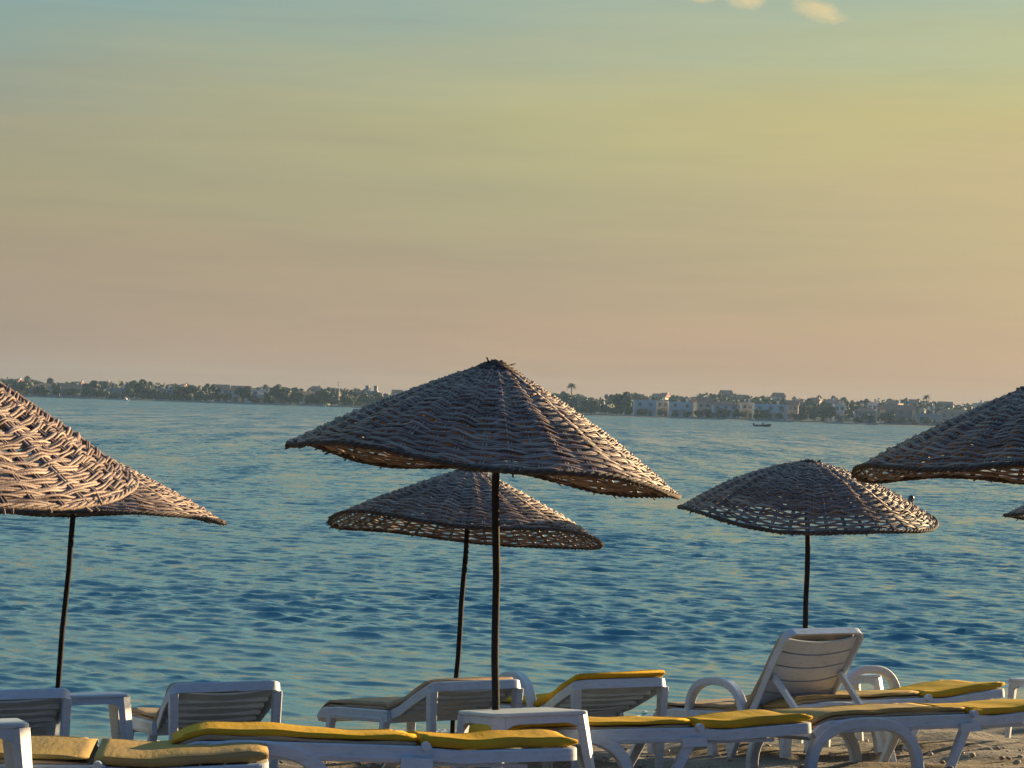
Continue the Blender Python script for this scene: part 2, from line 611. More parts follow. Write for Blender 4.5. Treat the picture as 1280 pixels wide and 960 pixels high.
def build_pebbles():
    mb = MB()
    ico = bmesh.new()
    bmesh.ops.create_icosphere(ico, subdivisions=1, radius=1)
    bv = [v.co.copy() for v in ico.verts]
    bf = [tuple(v.index for v in f.verts) for f in ico.faces]
    ico.free()
    r = random.Random(5)
    for k in range(2600):
        u, t = r.uniform(-5, 8.5), r.uniform(8.3, 15.6)
        x, y = u * math.cos(SH) + t * NSEA.x, u * math.sin(SH) + t * NSEA.y
        s = 0.005 + 0.022 * r.random() ** 3.5
        e = Euler((r.uniform(-.4, .4), r.uniform(-.4, .4), r.uniform(0, 6.3))).to_matrix()
        sc = Vector((s * r.uniform(.8, 1.5), s, s * r.uniform(.45, .8)))
        z = ground(x, y)
        mb.add([e @ Vector((p.x * sc.x, p.y * sc.y, p.z * sc.z)) + Vector((x, y, z + s * 0.3)) for p in bv], bf)
    o = mb.build('pebbles', M_STONE, smooth=True)
    tag(o, 'scattered pebbles and shell bits over the beach sand', 'pebbles', kind='stuff')


build_pebbles()


# ------------------------------------------------------------------ sea
def build_sea():
    # rows of growing distance so that near water carries real waves; the far water is the same sheet
    ys = [10.5]
    while ys[-1] < 700:
        ys.append(ys[-1] * 1.0021 + 0.006)
    ys = np.array(ys)
    nc = 720
    uu = np.linspace(-0.52, 0.52, nc)
    Yg = np.repeat(ys[:, None], nc, 1)
    Xg = uu[None, :] * ys[:, None]
    Z = np.zeros_like(Xg)
    DX = np.zeros_like(Xg)
    DY = np.zeros_like(Xg)
    row = np.gradient(ys)[:, None]
    colw = (uu[1] - uu[0]) * ys[:, None]
    for k in range(150):
        L = 0.09 * (0.95 / 0.09) ** rng.random()
        a = R(-100) + rng.normal(0, 0.34)         # running towards the beach, a little to the left
        kx, ky = math.cos(a), math.sin(a)
        kk = 2 * math.pi / L
        slope = 0.030 if L < 0.16 else (0.038 if L < 0.34 else 0.038 * (0.34 / L) ** 1.0)
        A = slope / kk
        step = np.maximum(row * abs(ky), colw * abs(kx))
        att = np.clip((L / step - 1.3) / 1.3, 0, 1)
        ph = kk * (Xg * kx + Yg * ky) + rng.uniform(0, 6.28)
        Z += A * att * np.cos(ph)
        DX -= 0.9 * A * att * kx * np.sin(ph)
        DY -= 0.9 * A * att * ky * np.sin(ph)
    gust = np.zeros_like(Xg)
    for k in range(14):
        a = rng.uniform(0, 6.28)
        L = rng.uniform(6, 40)
        gust += np.sin((Xg * math.cos(a) * 0.5 + Yg * math.sin(a)) * 6.283 / L + rng.uniform(0, 6.28))
    gust = 1.0 + 0.10 * gust
    T = Xg * NSEA.x + Yg * NSEA.y
    calm = np.clip((T - 14.4) / 3.5, 0.15, 1.0) * np.clip(gust, 0.45, 1.7)
    V = np.stack([Xg + DX * calm, Yg + DY * calm, SEA + Z * calm], -1)
    nr = len(ys)
    idx = np.arange(nr * nc).reshape(nr, nc)
    # trim what lies well inside the dry beach
    q = np.stack([idx[:-1, :-1], idx[:-1, 1:], idx[1:, 1:], idx[1:, :-1]], -1)
    keep = (T[:-1, :-1] > 14.0)
    q = q[keep]
    o = np_mesh('sea', V.reshape(-1, 3), q, M_WATER)
    tag(o, 'choppy blue sea between the beach and the far shore', kind='structure')


build_sea()


def build_foam():
    mb = MB()
    r = random.Random(3)
    m, t, b = mat('sea_foam')
    b.inputs['Base Color'].default_value = (0.72, 0.72, 0.70, 1)
    b.inputs['Roughness'].default_value = 0.8
    u = -9.0
    while u < 12:
        t0 = 14.72 + 0.18 * math.sin(u * 0.9) + 0.12 * math.sin(u * 2.3 + 1)
        for k in range(4):
            tt = t0 + r.gauss(0, 0.12)
            uu = u + r.uniform(-.1, .1)
            x, y = uu * math.cos(SH) + tt * NSEA.x, uu * math.sin(SH) + tt * NSEA.y
            z = max(ground(x, y), SEA) + 0.012
            s = r.uniform(0.008, 0.035)
            n = 7
            ring = [(x + s * 1.6 * math.cos(q) * r.uniform(.6, 1.2), y + s * math.sin(q) * r.uniform(.6, 1.2), z) for q in [6.283 * i / n for i in range(n)]]
            mb.add(ring + [(x, y, z + 0.012)], [(i, (i + 1) % n, n) for i in range(n)])
        u += 0.07
    o = mb.build('foam', m, smooth=True)
    tag(o, 'thin line of white foam along the waterline', 'foam', kind='stuff')


build_foam()


# ------------------------------------------------------------------ wicker umbrellas
def weave(Rr, H, rows, stakes, seed, loose, warp, bulge, nsub, dome, pleats=22):
    """woven cone as strands: returns verts, quads, tone for the canopy, and a function giving surface points"""
    g = np.random.default_rng(seed)
    V, Q, T = [], [], []
    base = 0

    lowf = [(int(g.integers(2, 6)), g.uniform(0, 6.28), g.uniform(0.006, 0.014)) for _ in range(4)]

    def surf(s, th):
        """s 0..1 from apex to rim, returns pos and outward normal in canopy coordinates"""
        rr = Rr * s * (1 + 0.0 * th)
        f = dome * s ** 1.5 + (1 - dome) * s
        z = -H * f
        for (n_, p_, a_) in lowf:
            z = z + a_ * np.sin(n_ * th + p_) * s ** 1.5
        z = z + warp(s, th) + 0.017 * np.minimum(1, s * 1.6) * (1 - 0.85 * np.clip((s - 0.78) / 0.2, 0, 1)) * np.abs(np.cos(pleats / 2 * th + 0.5)) ** 5
        dz = -H * (1.5 * dome * np.sqrt(np.maximum(s, 1e-4)) + 1 - dome)
        nr = -dz / np.sqrt(dz * dz + Rr * Rr)
        nz = Rr / np.sqrt(dz * dz + Rr * Rr)
        P = np.stack([rr * np.cos(th), rr * np.sin(th), z], -1)
        N = np.stack([nr * np.cos(th), nr * np.sin(th), nz + 0 * th], -1)
        S = np.stack([nz * np.cos(th), nz * np.sin(th), -nr + 0 * th], -1)
        return P, N, S

    def add_tube(C, A, B, ra, rb, tone, closed=True, sides=6):
        nonlocal base
        n = len(C)
        ang = np.linspace(0, 2 * np.pi, sides, endpoint=False)
        ra = np.broadcast_to(ra, (n,))[:, None, None]
        rb = np.broadcast_to(rb, (n,))[:, None, None]
        P = C[:, None, :] + A[:, None, :] * np.cos(ang)[None, :, None] * ra + B[:, None, :] * np.sin(ang)[None, :, None] * rb
        idx = np.arange(n * sides).reshape(n, sides) + base
        if closed:
            nx = np.roll(idx, -1, 0)
        else:
            nx = idx[1:]
            idx = idx[:-1]
        q = np.stack([idx, np.roll(idx, -1, 1), np.roll(nx, -1, 1), nx], -1).reshape(-1, 4)
        V.append(P.reshape(-1, 3))
        Q.append(q)
        T.append(np.repeat(np.broadcast_to(tone, (n,)), sides))
        base += n * sides

    slant = math.hypot(Rr, H)
    pitch = slant * 0.92 / rows
    for j in range(rows):
        s0 = 0.085 + 0.905 * (j + 0.5) / rows
        N_ = stakes if s0 > 0.27 else stakes // 2
        n = stakes * (7 if s0 > 0.27 else 4)
        th = np.linspace(0, 2 * np.pi, n, endpoint=False) + g.uniform(0, 0.01)
        wob = sum(0.0016 * np.sin(k * th + g.uniform(0, 6.28)) for k in (3, 5, 9, 14, 23))
        amp = bulge + 0.002 * g.random()
        amp = amp * min(1, 0.4 + s0)
        off = amp * np.cos(N_ / 2 * th + math.pi * j)
        off = np.sign(off) * np.abs(off) ** 0.75 * amp ** 0.25 + 0.0025 * np.sin(th * 7 + g.uniform(0, 6.28)) * g.random()
        lf = 1.0 - loose * np.clip((s0 - 0.45) / 0.5, 0, 1) * g.uniform(0.5, 1.1)
        for k in range(nsub):
            s = s0 + (k - (nsub - 1) / 2) / nsub * pitch * lf / slant + wob + g.normal(0, 0.0012)
            s = s + 0.0014 * np.sin(th * stakes * 0.5 + g.uniform(0, 6.28))
            P, Nn, S = surf(s, th)
            jit = 0.0018 * np.sin(th * 31 + g.uniform(0, 6.28)) + 0.0018 * np.sin(th * 17 + g.uniform(0, 6.28))
            C = P + Nn * (off + jit + g.normal(0, 0.0015))[:, None]
            ra = pitch * 0.54 / nsub * lf * (1 + 0.18 * np.sin(th * g.integers(5, 20) + g.uniform(0, 6.28)))
            # broken, pieced reeds: the tone changes every half metre or so
            nb = max(3, int(2 * np.pi * Rr * s0 / 0.45))
            tones = np.clip(g.normal(0.5, 0.24, nb), 0, 1)
            tone = tones[(np.floor(th / (2 * np.pi) * nb + g.uniform(0, 1))).astype(int) % nb]
            add_tube(C, S, Nn, ra, min(0.0075, pitch * 0.5 / nsub), tone)
    # stakes: pairs of rods running from the crown to the rim
    for k in range(stakes):
        th0 = 2 * math.pi * k / stakes
        sa = 0.08 if k % 2 == 0 else 0.25
        s = np.linspace(sa, 1.0, 16)
        for e in (-1, 1):
            th = th0 + e * 0.008 / (Rr * s)
            P, Nn, S = surf(s, th)
            Tn = np.stack([-np.sin(th), np.cos(th), 0 * th], -1)
            add_tube(P, Tn, Nn, 0.0075, 0.0075, float(np.clip(g.normal(0.45, 0.2), 0, 1)), closed=False)
    return np.concatenate(V), np.concatenate(Q), np.concatenate(T), surf, add_tube


M_RIMW = simple('brown_wicker_edge', (0.24, 0.17, 0.135), 0.7, 0.4, 20, 0.5, 80)  # wicker-brown for the thin rim, paler than the dark binding


def make_umbrella(label, base, apex, Rr, H, tx, ty, seed, rows=40, stakes=44, loose=0.0, warp=None, bulge=0.0055, nsub=2, dome=0.15, rim=0.8):
    """base: ground point, apex: top of the canopy; tx, ty: lean of the canopy to the right / away (degrees)"""
    warp = warp or (lambda s, th: 0.0)
    root = thing('beach_umbrella', label, 'beach umbrella', base, 0, 'woven wicker umbrellas on the beach')
    b, a = Vector(base), Vector(apex)
    nrm = Vector((math.tan(R(tx)), math.tan(R(ty)), 1)).normalized()
    rot = Vector((0, 0, 1)).rotation_difference(nrm).to_matrix()
    V, Q, T, surf, _ = weave(Rr, H, rows, stakes, seed, loose, warp, bulge, nsub, dome)
    M3 = np.array(rot)
    off = np.array(a - b)
    np_mesh('canopy', V @ M3.T + off, Q, M_WICK, root, True, T)
    # rim: two twisted bundles with the stake ends tucked in
    mb = MB()
    g = random.Random(seed)
    th = np.linspace(0, 2 * np.pi, 220, endpoint=False)
    for e in range(3):
        s = 0.995 + 0.010 * rim * np.cos(th * 45 + e * 2.1)
        P, N, S = surf(s, th)
        C = (P + N * (0.011 * rim * np.sin(th * 45 + e * 2.1))[:, None]) @ M3.T + off
        A = S @ M3.T
        B = N @ M3.T
        sides = 6
        rings = []
        for i in range(len(th)):
            rings.append([tuple(C[i] + A[i] * 0.011 * rim * math.cos(q) + B[i] * 0.011 * rim * math.sin(q)) for q in [6.283 * k / sides for k in range(sides)]])
        mb.loft(rings, closed=True)
    for k in range(46 if rim > 0.6 else 20):
        t0 = np.array([g.uniform(0, 6.283)] * 2) + np.array([0, g.uniform(-.05, .05)])
        s = np.array([0.97, 1.0 + g.uniform(0.008, 0.022)])
        P, N, S = surf(s, t0)
        P = P + N * g.uniform(-.015, .012)
        P = P @ M3.T + off
        mb.tube([tuple(P[0]), tuple(P[1])], 0.005, 5)
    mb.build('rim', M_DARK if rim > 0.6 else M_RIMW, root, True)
    # crown: coiled dark binding over the apex with a few stick ends
    mb = MB()
    for j in range(6):
        rr = 0.135 - 0.021 * j
        z = -H * (0.9 * (rr / Rr)) + 0.010
        pts = []
        for i in range(26):
            q = 6.283 * i / 25
            pts.append(rot @ Vector((rr * math.cos(q), rr * math.sin(q), z + 0.006 * math.sin(q * 5 + j))) + (a - b))
        mb.tube(pts, 0.011, 6)
    for k in range(3):
        q = g.uniform(0, 6.28)
        p0 = rot @ Vector((0.05 * math.cos(q), 0.05 * math.sin(q), -0.02)) + (a - b)
        p1 = rot @ Vector((g.uniform(.02, .13) * math.cos(q), g.uniform(.02, .13) * math.sin(q), g.uniform(0.002, 0.010))) + (a - b)
        mb.tube([p0, p1], 0.005, 5)
    mb.build('crown_binding', M_DARK, root, True)
    # pole
    mb = MB()
    p1 = (a - b) + rot @ Vector((0, 0, -0.05))
    n = 12
    pts = [Vector((0, 0, -0.4)).lerp(p1, i / n) + Vector((0.004 * math.sin(i * 1.7 + seed), 0, 0)) for i in range(n + 1)]
    mb.tube(pts, 0.021, 12)
    mb.build('pole', M_POLE, root, True)
    # the sleeve that holds the canopy on the pole
    mb = MB()
    for (f0, f1, rr) in ((0.83, 0.99, 0.03),):
        mb.tube([pts[0].lerp(p1, f0), pts[0].lerp(p1, f1)], rr, 12)
    mb.build('sleeve', M_POLE, root, True)
    return root


def wr(a, w):
    """angular bump centred on direction a (0 = right, 90 = away)"""
    return lambda s, th: np.exp(-(((np.asarray(th) - R(a) + np.pi) % (2 * np.pi) - np.pi) / R(w)) ** 2)


def gp(p):
    return Vector((p.x, p.y, ground(p.x, p.y)))


# front row, by the loungers
b = W(623, 950, 10.2)
make_umbrella('large wicker umbrella in the centre, tallest canopy against the sky, leaning right', gp(b), W(622, 452, 10.2), 1.085, 0.60, 5.4, 3.3, 21, dome=0.25,
              warp=lambda s, th: 0.0 * s ** 2 * wr(180, 50)(s, th) - 0.02 * s ** 3 * wr(20, 45)(s, th))
a = W(-197, 359, 6.9)
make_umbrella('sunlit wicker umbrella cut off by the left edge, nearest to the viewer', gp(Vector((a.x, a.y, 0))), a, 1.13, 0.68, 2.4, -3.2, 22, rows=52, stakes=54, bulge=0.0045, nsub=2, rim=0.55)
a = W(1303, 476, 10.4)
make_umbrella('shaded wicker umbrella cut off by the right edge, its apex in view', gp(Vector((a.x, a.y, 0))), a, 1.05, 0.53, -1.0, 5.0, 23, loose=0.38)
# back row, by the water
a = W(590, 583, 14.9)
make_umbrella('wicker umbrella right behind the central one, lacy underside showing', gp(W(562, 935, 14.9)), a, 1.10, 0.54, 3.2, 8.2, 24, rows=38, loose=0.48)
a = W(1012, 576, 14.9)
make_umbrella('low domed wicker umbrella standing behind the upright lounger', gp(W(1004, 905, 14.9)), a, 1.035, 0.475, 1.2, -2.0, 25, rows=38, loose=0.46, dome=0.35,
              warp=lambda s, th: 0.10 * np.sin(np.pi * s) * 0.5 + 0.05 * s ** 3 * wr(0, 40)(s, th) + 0.03 * s ** 3 * wr(180, 40)(s, th))
a = W(100, 556, 14.0)
make_umbrella('wicker umbrella half hidden behind the sunlit left one, slim leaning pole', gp(W(62, 935, 14.0)), a, 1.12, 0.52, 0.8, 4.2, 26, rows=38, loose=0.2)
a = W(1408, 580, 17.2)
make_umbrella('wicker umbrella with only its rim tip showing at the right edge', gp(Vector((a.x, a.y, 0))), a, 1.10, 0.52, 0, 4.0, 27, rows=38, loose=0.3)


# ------------------------------------------------------------------ sun loungers
def arc(x0, x1, zb, zt, n=18, flat=0.5):
    """arch path from (x0,zb) over zt to (x1,zb)"""
    pts = []
    xc, hw = (x0 + x1) / 2, (x1 - x0) / 2
    for i in range(n + 1):
        q = math.pi * i / n
        c, s_ = math.cos(q), math.sin(q)
        x = xc - hw * math.copysign(abs(c) ** 0.8, c)
        pts.append((x, zb + (zt - zb) * s_ ** 0.75))
    return pts


HING = 0.18
BL = 0.76


def back_path(alpha, n=12):
    """rail line from the hinge to the head; a slight S so that the flat back dips and rises"""
    pts = []
    for i in range(n + 1):
        u = BL * i / n
        z = -0.012 * math.sin(math.pi * min(1, u / 0.45)) * (1 if u < 0.45 else 0) + 0.020 * max(0, (u - 0.3) / 0.46) ** 1.6
        pts.append((HING + u * math.cos(alpha) - z * math.sin(alpha), 0.325 + u * math.sin(alpha) + z * math.cos(alpha)))
    return pts


def make_lounger(label, alpha, style, arms=(), foot='arch', arm=(-0.50, 0.16, 0.55)):
    root = thing('sun_lounger', label, 'sun lounger', (0, 0, 0), 0, 'white resin sun loungers on the beach')
    hw = 0.325
    # frame: two side rails and cross bars
    mb = MB()
    for s in (-1, 1):
        y0, y1 = sorted((s * hw, s * (hw - 0.034)))
        mb.band([(-0.97, 0.255), (-0.93, 0.282), (-0.86, 0.298), (-0.6, 0.304), (-0.2, 0.304), (HING + 0.05, 0.304)], y0, y1, [0.05, 0.062, 0.075, 0.082, 0.082, 0.08])
        y0, y1 = sorted((s * (hw + 0.004), s * (hw - 0.01)))
        mb.band([(-0.80, 0.286), (HING - 0.02, 0.286)], y0, y1, 0.018, 0.003)
    mb.band([(-0.985, 0.235), (-0.955, 0.262), (-0.92, 0.29)], -hw + 0.036, hw - 0.036, 0.03)
    mb.bar((HING, -hw + 0.036, 0.285), (HING, hw - 0.036, 0.285), 0.04, 0.05, side=(1, 0, 0))
    mb.build('frame', M_RESIN, root)
    mb = MB()
    x = -0.88
    while x < HING - 0.04:
        mb.box((x, 0, 0.322 - 0.012 * 0), (0.062, 2 * hw - 0.075, 0.016))
        x += 0.083
    mb.build('seat_slats', M_RESIN, root)
    # backrest: rim swept round a rounded outline, slats inside it, swept in the back's own plane
    bp = back_path(alpha)
    mb = MB()
    L = [0.0]
    for i in range(1, len(bp)):
        L.append(L[-1] + math.hypot(bp[i][0] - bp[i - 1][0], bp[i][1] - bp[i - 1][1]))

    def on_back(u, y, n=0.0):
        u = max(0, min(L[-1], u))
        for i in range(len(L) - 1):
            if u <= L[i + 1] + 1e-9:
                break
        f = (u - L[i]) / max(1e-6, L[i + 1] - L[i])
        tx, tz = bp[i + 1][0] - bp[i][0], bp[i + 1][1] - bp[i][1]
        q = math.hypot(tx, tz)
        tx, tz = tx / q, tz / q
        return Vector((bp[i][0] + (bp[i + 1][0] - bp[i][0]) * f - tz * n, y, bp[i][1] + (bp[i + 1][1] - bp[i][1]) * f + tx * n))
    LB = L[-1]
    hb = hw - 0.002
    rc = 0.07
    outl = [(0.02, -hb + 0.03), (0.2, -hb + 0.015), (0.45, -hb)]
    for i in range(9):
        q = math.pi / 2 * i / 8
        outl.append((LB - rc + rc * math.sin(q), -hb + rc - rc * math.cos(q)))
    outl += [(LB + 0.001, -0.12), (LB + 0.001, 0.0)]
    outl = outl + [(u, -y) for u, y in reversed(outl[:-1])]
    rings = []
    for i, (u, y) in enumerate(outl):
        u0, y0 = outl[max(0, i - 1)]
        u1, y1 = outl[min(len(outl) - 1, i + 1)]
        du, dy = u1 - u0, y1 - y0
        q = math.hypot(du, dy) or 1
        nu, ny = -dy / q, du / q                 # inward in the outline's plane
        wdt = 0.036
        t0, t1 = 0.014, -0.046                   # the rim hangs below the panel like a tray's edge
        prof = [(0.004, t0), (wdt, t0), (wdt, t0 - 0.014), (0.016, t0 - 0.018), (0.012, t1), (0.0, t1), (-0.002, t0 - 0.006)]
        rings.append([on_back(u + nu * a_, y + ny * a_, n_) if 0 <= u + nu * a_ <= LB else on_back(u, y, n_) for a_, n_ in prof])
    mb.loft(rings)
    back = mb.build('backrest', M_RESIN, root)
    mb = MB()
    nsl = 6
    u0 = 0.03
    for k in range(nsl):
        ua = u0 + (LB - 0.05 - u0) * k / nsl
        ub = u0 + (LB - 0.05 - u0) * (k + 1) / nsl - 0.011
        rings = []
        for i in range(13):
            y = -hb + 0.035 + (2 * hb - 0.07) * i / 12
            bow = 0.022 * (1 - (2 * i / 12 - 1) ** 2)
            rings.append([on_back(ua - bow, y, -0.004 - bow), on_back(ub - bow, y, -0.004 - bow), on_back(ub - bow, y, -0.016 - bow), on_back(ua - bow, y, -0.016 - bow)])
        mb.loft(rings)
    for k in range(1, nsl if style == 'post' else 0):
        u = u0 + (LB - 0.05 - u0) * k / nsl - 0.022
        mb.bar(on_back(u, -hb + 0.05, -0.034), on_back(u, hb - 0.05, -0.034), 0.012, 0.024, side=(1, 0, 0))
    mb.build('back_panel', M_RESIN, back)
    # legs
    for s in (-1, 1):
        y0, y1 = sorted((s * (hw + 0.008), s * (hw - 0.045)))
        if foot == 'arch':
            mb = MB()
            mb.band(arc(-1.0, -0.22, 0.0, 0.315, 22), y0, y1, 0.068, 0.008)
            mb.build('leg', M_RESIN, root)
        else:
            mb = MB()
            mb.bar((-0.74, s * (hw - 0.02), 0.30), (-0.82, s * (hw - 0.0), 0.0), 0.05, 0.075, 0.04, 0.045)
            mb.build('leg', M_RESIN, root)
        mb = MB()
        if style == 'post':
            p0 = on_back(LB * 0.93, s * (hw - 0.022), -0.03)
            mb.bar(p0, (p0.x - 0.07, s * (hw - 0.035), -0.03), 0.05, 0.075, 0.04, 0.045)
        else:
            mb.box((HING - 0.02, s * (hw + 0.012), 0.265), (0.15, 0.03, 0.05))
            mb.bar((HING - 0.03, s * (hw - 0.008), 0.275), (HING - 0.19, s * (hw + 0.0), 0.0), 0.045, 0.062, 0.04, 0.045)
            mb.tube([(HING + 0.02, s * (hw - 0.01), 0.345), (HING + 0.02, s * (hw + 0.03), 0.345)], 0.022, 10)
        mb.build('leg', M_RESIN, root)
        if style == 'post':
            mb = MB()
            mb.bar((HING - 0.02, s * (hw - 0.02), 0.28), (HING - 0.1, s * (hw - 0.0), 0.0), 0.05, 0.07, 0.04, 0.045)
            mb.build('leg', M_RESIN, root)
        if style in ('flat',):
            mb = MB()
            mb.box((HING + 0.27, s * (hw - 0.06), 0.262), (0.50, 0.022, 0.02))
            for k in range(5):
                mb.bar((HING + 0.10 + 0.085 * k, s * (hw - 0.06), 0.272), (HING + 0.115 + 0.085 * k, s * (hw - 0.06), 0.30), 0.02, 0.022, 0.016, 0.012)
            mb.build('notch_rack', M_RESIN, root)
        if style == 'prop':
            mb = MB()
            p0 = on_back(LB * 0.52, s * (hw - 0.05), -0.03)
            mb.bar(p0, (p0.x + 0.30, s * (hw - 0.06), 0.30), 0.03, 0.042, 0.03, 0.042)
            mb.build('prop', M_RESIN, root)
            mb = MB()
            mb.band([(HING + 0.05, 0.295), (HING + 0.4, 0.295), (0.93, 0.295), (0.98, 0.28)], *sorted((s * hw, s * (hw - 0.034))), 0.06)
            mb.build('side_rail', M_RESIN, root)
            mb = MB()
            mb.bar((0.86, s * (hw - 0.02), 0.27), (0.93, s * (hw - 0.0), 0.0), 0.05, 0.07, 0.04, 0.045)
            mb.build('leg', M_RESIN, root)
    if style == 'prop':
        mb = MB()
        mb.band([(0.93, 0.315), (0.985, 0.305), (1.0, 0.28)], -hw + 0.036, hw - 0.036, 0.02)
        mb.build('head_bar', M_RESIN, root)
    for s in arms:
        mb = MB()
        y0, y1 = sorted((s * (hw + 0.012), s * (hw - 0.05)))
        mb.band(arc(arm[0], arm[1], 0.27, arm[2], 22), y0, y1, 0.055, 0.008)
        mb.build('armrest', M_RESIN, root)
    return root


def make_cushion(label, alpha, seed, top='yellow', puff=0.0, reach=1.0, head=None):
    """two-layer pad: cream underside, coloured top, full-height head section"""
    root = thing('lounger_cushion', label, 'cushion', (0, 0, 0), 0, 'padded cushions on the sun loungers')
    g = random.Random(seed)
    hw = 0.30
    bp = [(x, z + 0.018) for x, z in back_path(alpha, 18)][:int(round(19 * reach))]
    seat = [(-0.96 + (HING + 0.96 - 0.02) * i / 22, 0.338) for i in range(23)]
    seat = [(x, z - 0.05 * max(0, (-0.80 - x) / 0.16) ** 1.5) for x, z in seat]
    ph = [g.uniform(0, 6.28) for _ in range(6)]

    def pad(path, lo, hi, m, name, ends=(True, True), wmul=1.0):
        mb = MB()
        pts = [Vector((p[0], 0, p[1])) for p in path]
        rings = []
        ns = len(pts)
        for i, p in enumerate(pts):
            t = (pts[min(i + 1, ns - 1)] - pts[max(i - 1, 0)]).normalized()
            n = Vector((-t.z, 0, t.x))
            e = 1.0
            if i == 0 and ends[0] or i == ns - 1 and ends[1]:
                e = 0.55
            elif (i == 1 and ends[0]) or (i == ns - 2 and ends[1]):
                e = 0.92
            c = (lo + hi) / 2
            hh = (hi - lo) / 2 * e
            ww = hw * wmul * (0.985 if e < 0.9 else 1.0)
            lump = 0.002 * math.sin(p.x * 11 + ph[0]) + 0.002 * math.sin(p.x * 23 + ph[1]) + puff * math.exp(-((p.x + 0.55) / 0.25) ** 2)
            prof = []
            K_ = 20
            for k in range(K_):
                q = 2 * math.pi * k / K_
                cx, cy = math.cos(q), math.sin(q)
                yy = ww * math.copysign(abs(cx) ** 0.28, cx)
                nn = c + hh * math.copysign(abs(cy) ** 0.45, cy)
                if cy > 0:
                    nn += lump + 0.006 * math.sin(yy * 9 + ph[2] + p.x * 4) - 0.006 * math.exp(-(yy / 0.03) ** 2)
                yy += 0.004 * math.sin(p.x * 17 + ph[3] + cy * 2)
                prof.append(p + Vector((0, yy, 0)) + n * nn)
            rings.append(prof)
        mb.loft(rings)
        po = mb.build(name, m, root, True)
        if name != 'lower_pad':
            for k in (1, 9):
                mb = MB()
                mb.tube([(r_[k] + r_[k + 1 if k == 1 else k - 1]) / 2 + Vector((0, 0.001, 0)) for r_ in rings[1:-1]], 0.0055, 6)
                mb.build('piping', m, po, True)
        return po
    mt = {'yellow': M_YEL, 'tan': M_TAN, 'cream': M_CREAM}[top]
    pad(seat, 0.0, 0.027, M_CREAM, 'lower_pad', wmul=1.005)
    pad(seat, 0.024, 0.052, mt, 'top_pad', (True, False))
    pad(bp, -0.002, 0.050, head or (M_CREAM if top == 'cream' else M_YEL), 'head_pad', (False, True), 1.02)
    return root


def place(objs, anchor_local, target, psi, dip=0.0, roll=0.0):
    rot = GROUND_Q.to_matrix() @ Matrix.Rotation(psi, 3, 'Z') @ Matrix.Rotation(dip, 3, 'Y') @ Matrix.Rotation(roll, 3, 'X')
    o = Vector(target) - rot @ Vector(anchor_local)
    z0 = ground(o.x, o.y)
    z = z0 + max(-0.05, min(0.03, o.z - z0))
    for ob in objs:
        ob.location = (o.x, o.y, z)
        ob.rotation_euler = rot.to_euler()
    return o, z


HEADX = HING + BL
# front row, lying flat, heads to the right
front = [
    # label, cushion label, head end px, py, distance, yaw
    ('flat white lounger in the bottom left corner, next to the corner table', 'dull tan cushion in the bottom left corner behind the cropped table', 338, 926, 8.15, 9, 'tan', 0.0, 2.2),
    ('flat white lounger running under the middle table at the bottom centre', 'bright yellow cushion with a sunlit hump at the bottom centre', 724, 936, 8.8, 10, 'yellow', 0.012, 3.4),
    ('flat white lounger just right of the middle table, head before the upright backrest', 'yellow cushion right of the middle table, cream side stripe below', 1018, 904, 10.6, 20, 'yellow', 0.0, 1.0),
    ('flat white lounger at bottom right with the big arched leg in full view', 'tan cushion over the big arched leg, its yellow head end at the right edge', 1330, 886, 11.6, 26, 'tan', 0.0, 0.5),
]
for i, (la, lc, px, py, D, yaw, top, puff, dip) in enumerate(front):
    lo = make_lounger(la, 0.0, 'flat')
    cu = make_cushion(lc, 0.0, 30 + i, top, puff=puff, head=M_TAN if i == 0 else None)
    place([lo, cu], (HEADX, -0.32, 0.35), W(px, py, D), R(yaw), R(dip), R(4.0) if i == 0 else 0.0)

# second row: backrests raised, feet to the sea
rear = [
    ('white lounger cut off at the left edge, its shaded backrest underside showing', 'cushion on the lounger at the left edge, mostly hidden', 18, 844, 10.4, -69, 17, 'post', (), 'cream', 0.8),
    ('white lounger behind the small table at left, dark backrest underside', 'tan cushion reaching from the small left table up a raised backrest', 285, 841, 10.65, -70, 18, 'post', (), 'cream', 0.86),
    ('white lounger crossed by the central black pole', 'beige cushion whose foot end points left before the water', 598, 851, 11.6, -62, 14, 'post', (), 'cream', 0.92),
    ('white lounger between the central pole and the upright lounger', 'yellow cushion peeping over the top of a lowered backrest', 778, 850, 11.6, -68, 14, 'post', (-1,), 'yellow', 1.0),
    ('white lounger with its backrest propped steeply upright and slotted', 'brown edged cushion on the lounger with the upright backrest', 1030, 787, 12.2, -62, 47, 'prop', (-1, 1), 'cream', 0.9),
]
for i, (la, lc, px, py, D, yaw, al, style, arms, top, reach) in enumerate(rear):
    al = R(al)
    lo = make_lounger(la, al, style, arms, 'bar' if style == 'post' else 'arch')
    cu = make_cushion(lc, al, 50 + i, top, reach=reach)
    bx, bz = back_path(al)[-1]
    psi = R(yaw)
    place([lo, cu], (bx, 0, bz), W(px, py, D), psi)
lo = make_lounger('flat white lounger beyond the blue shaded table at right, arched armrest behind it', R(2), 'flat', (1,), arm=(-0.02, 0.46, 0.53))
cu = make_cushion('tan and yellow cushion below the arched armrest at right', R(2), 60, 'tan')
psi = R(28)
place([lo, cu], (HEADX, -0.32, 0.37), W(1259, 862, 13.0), psi)


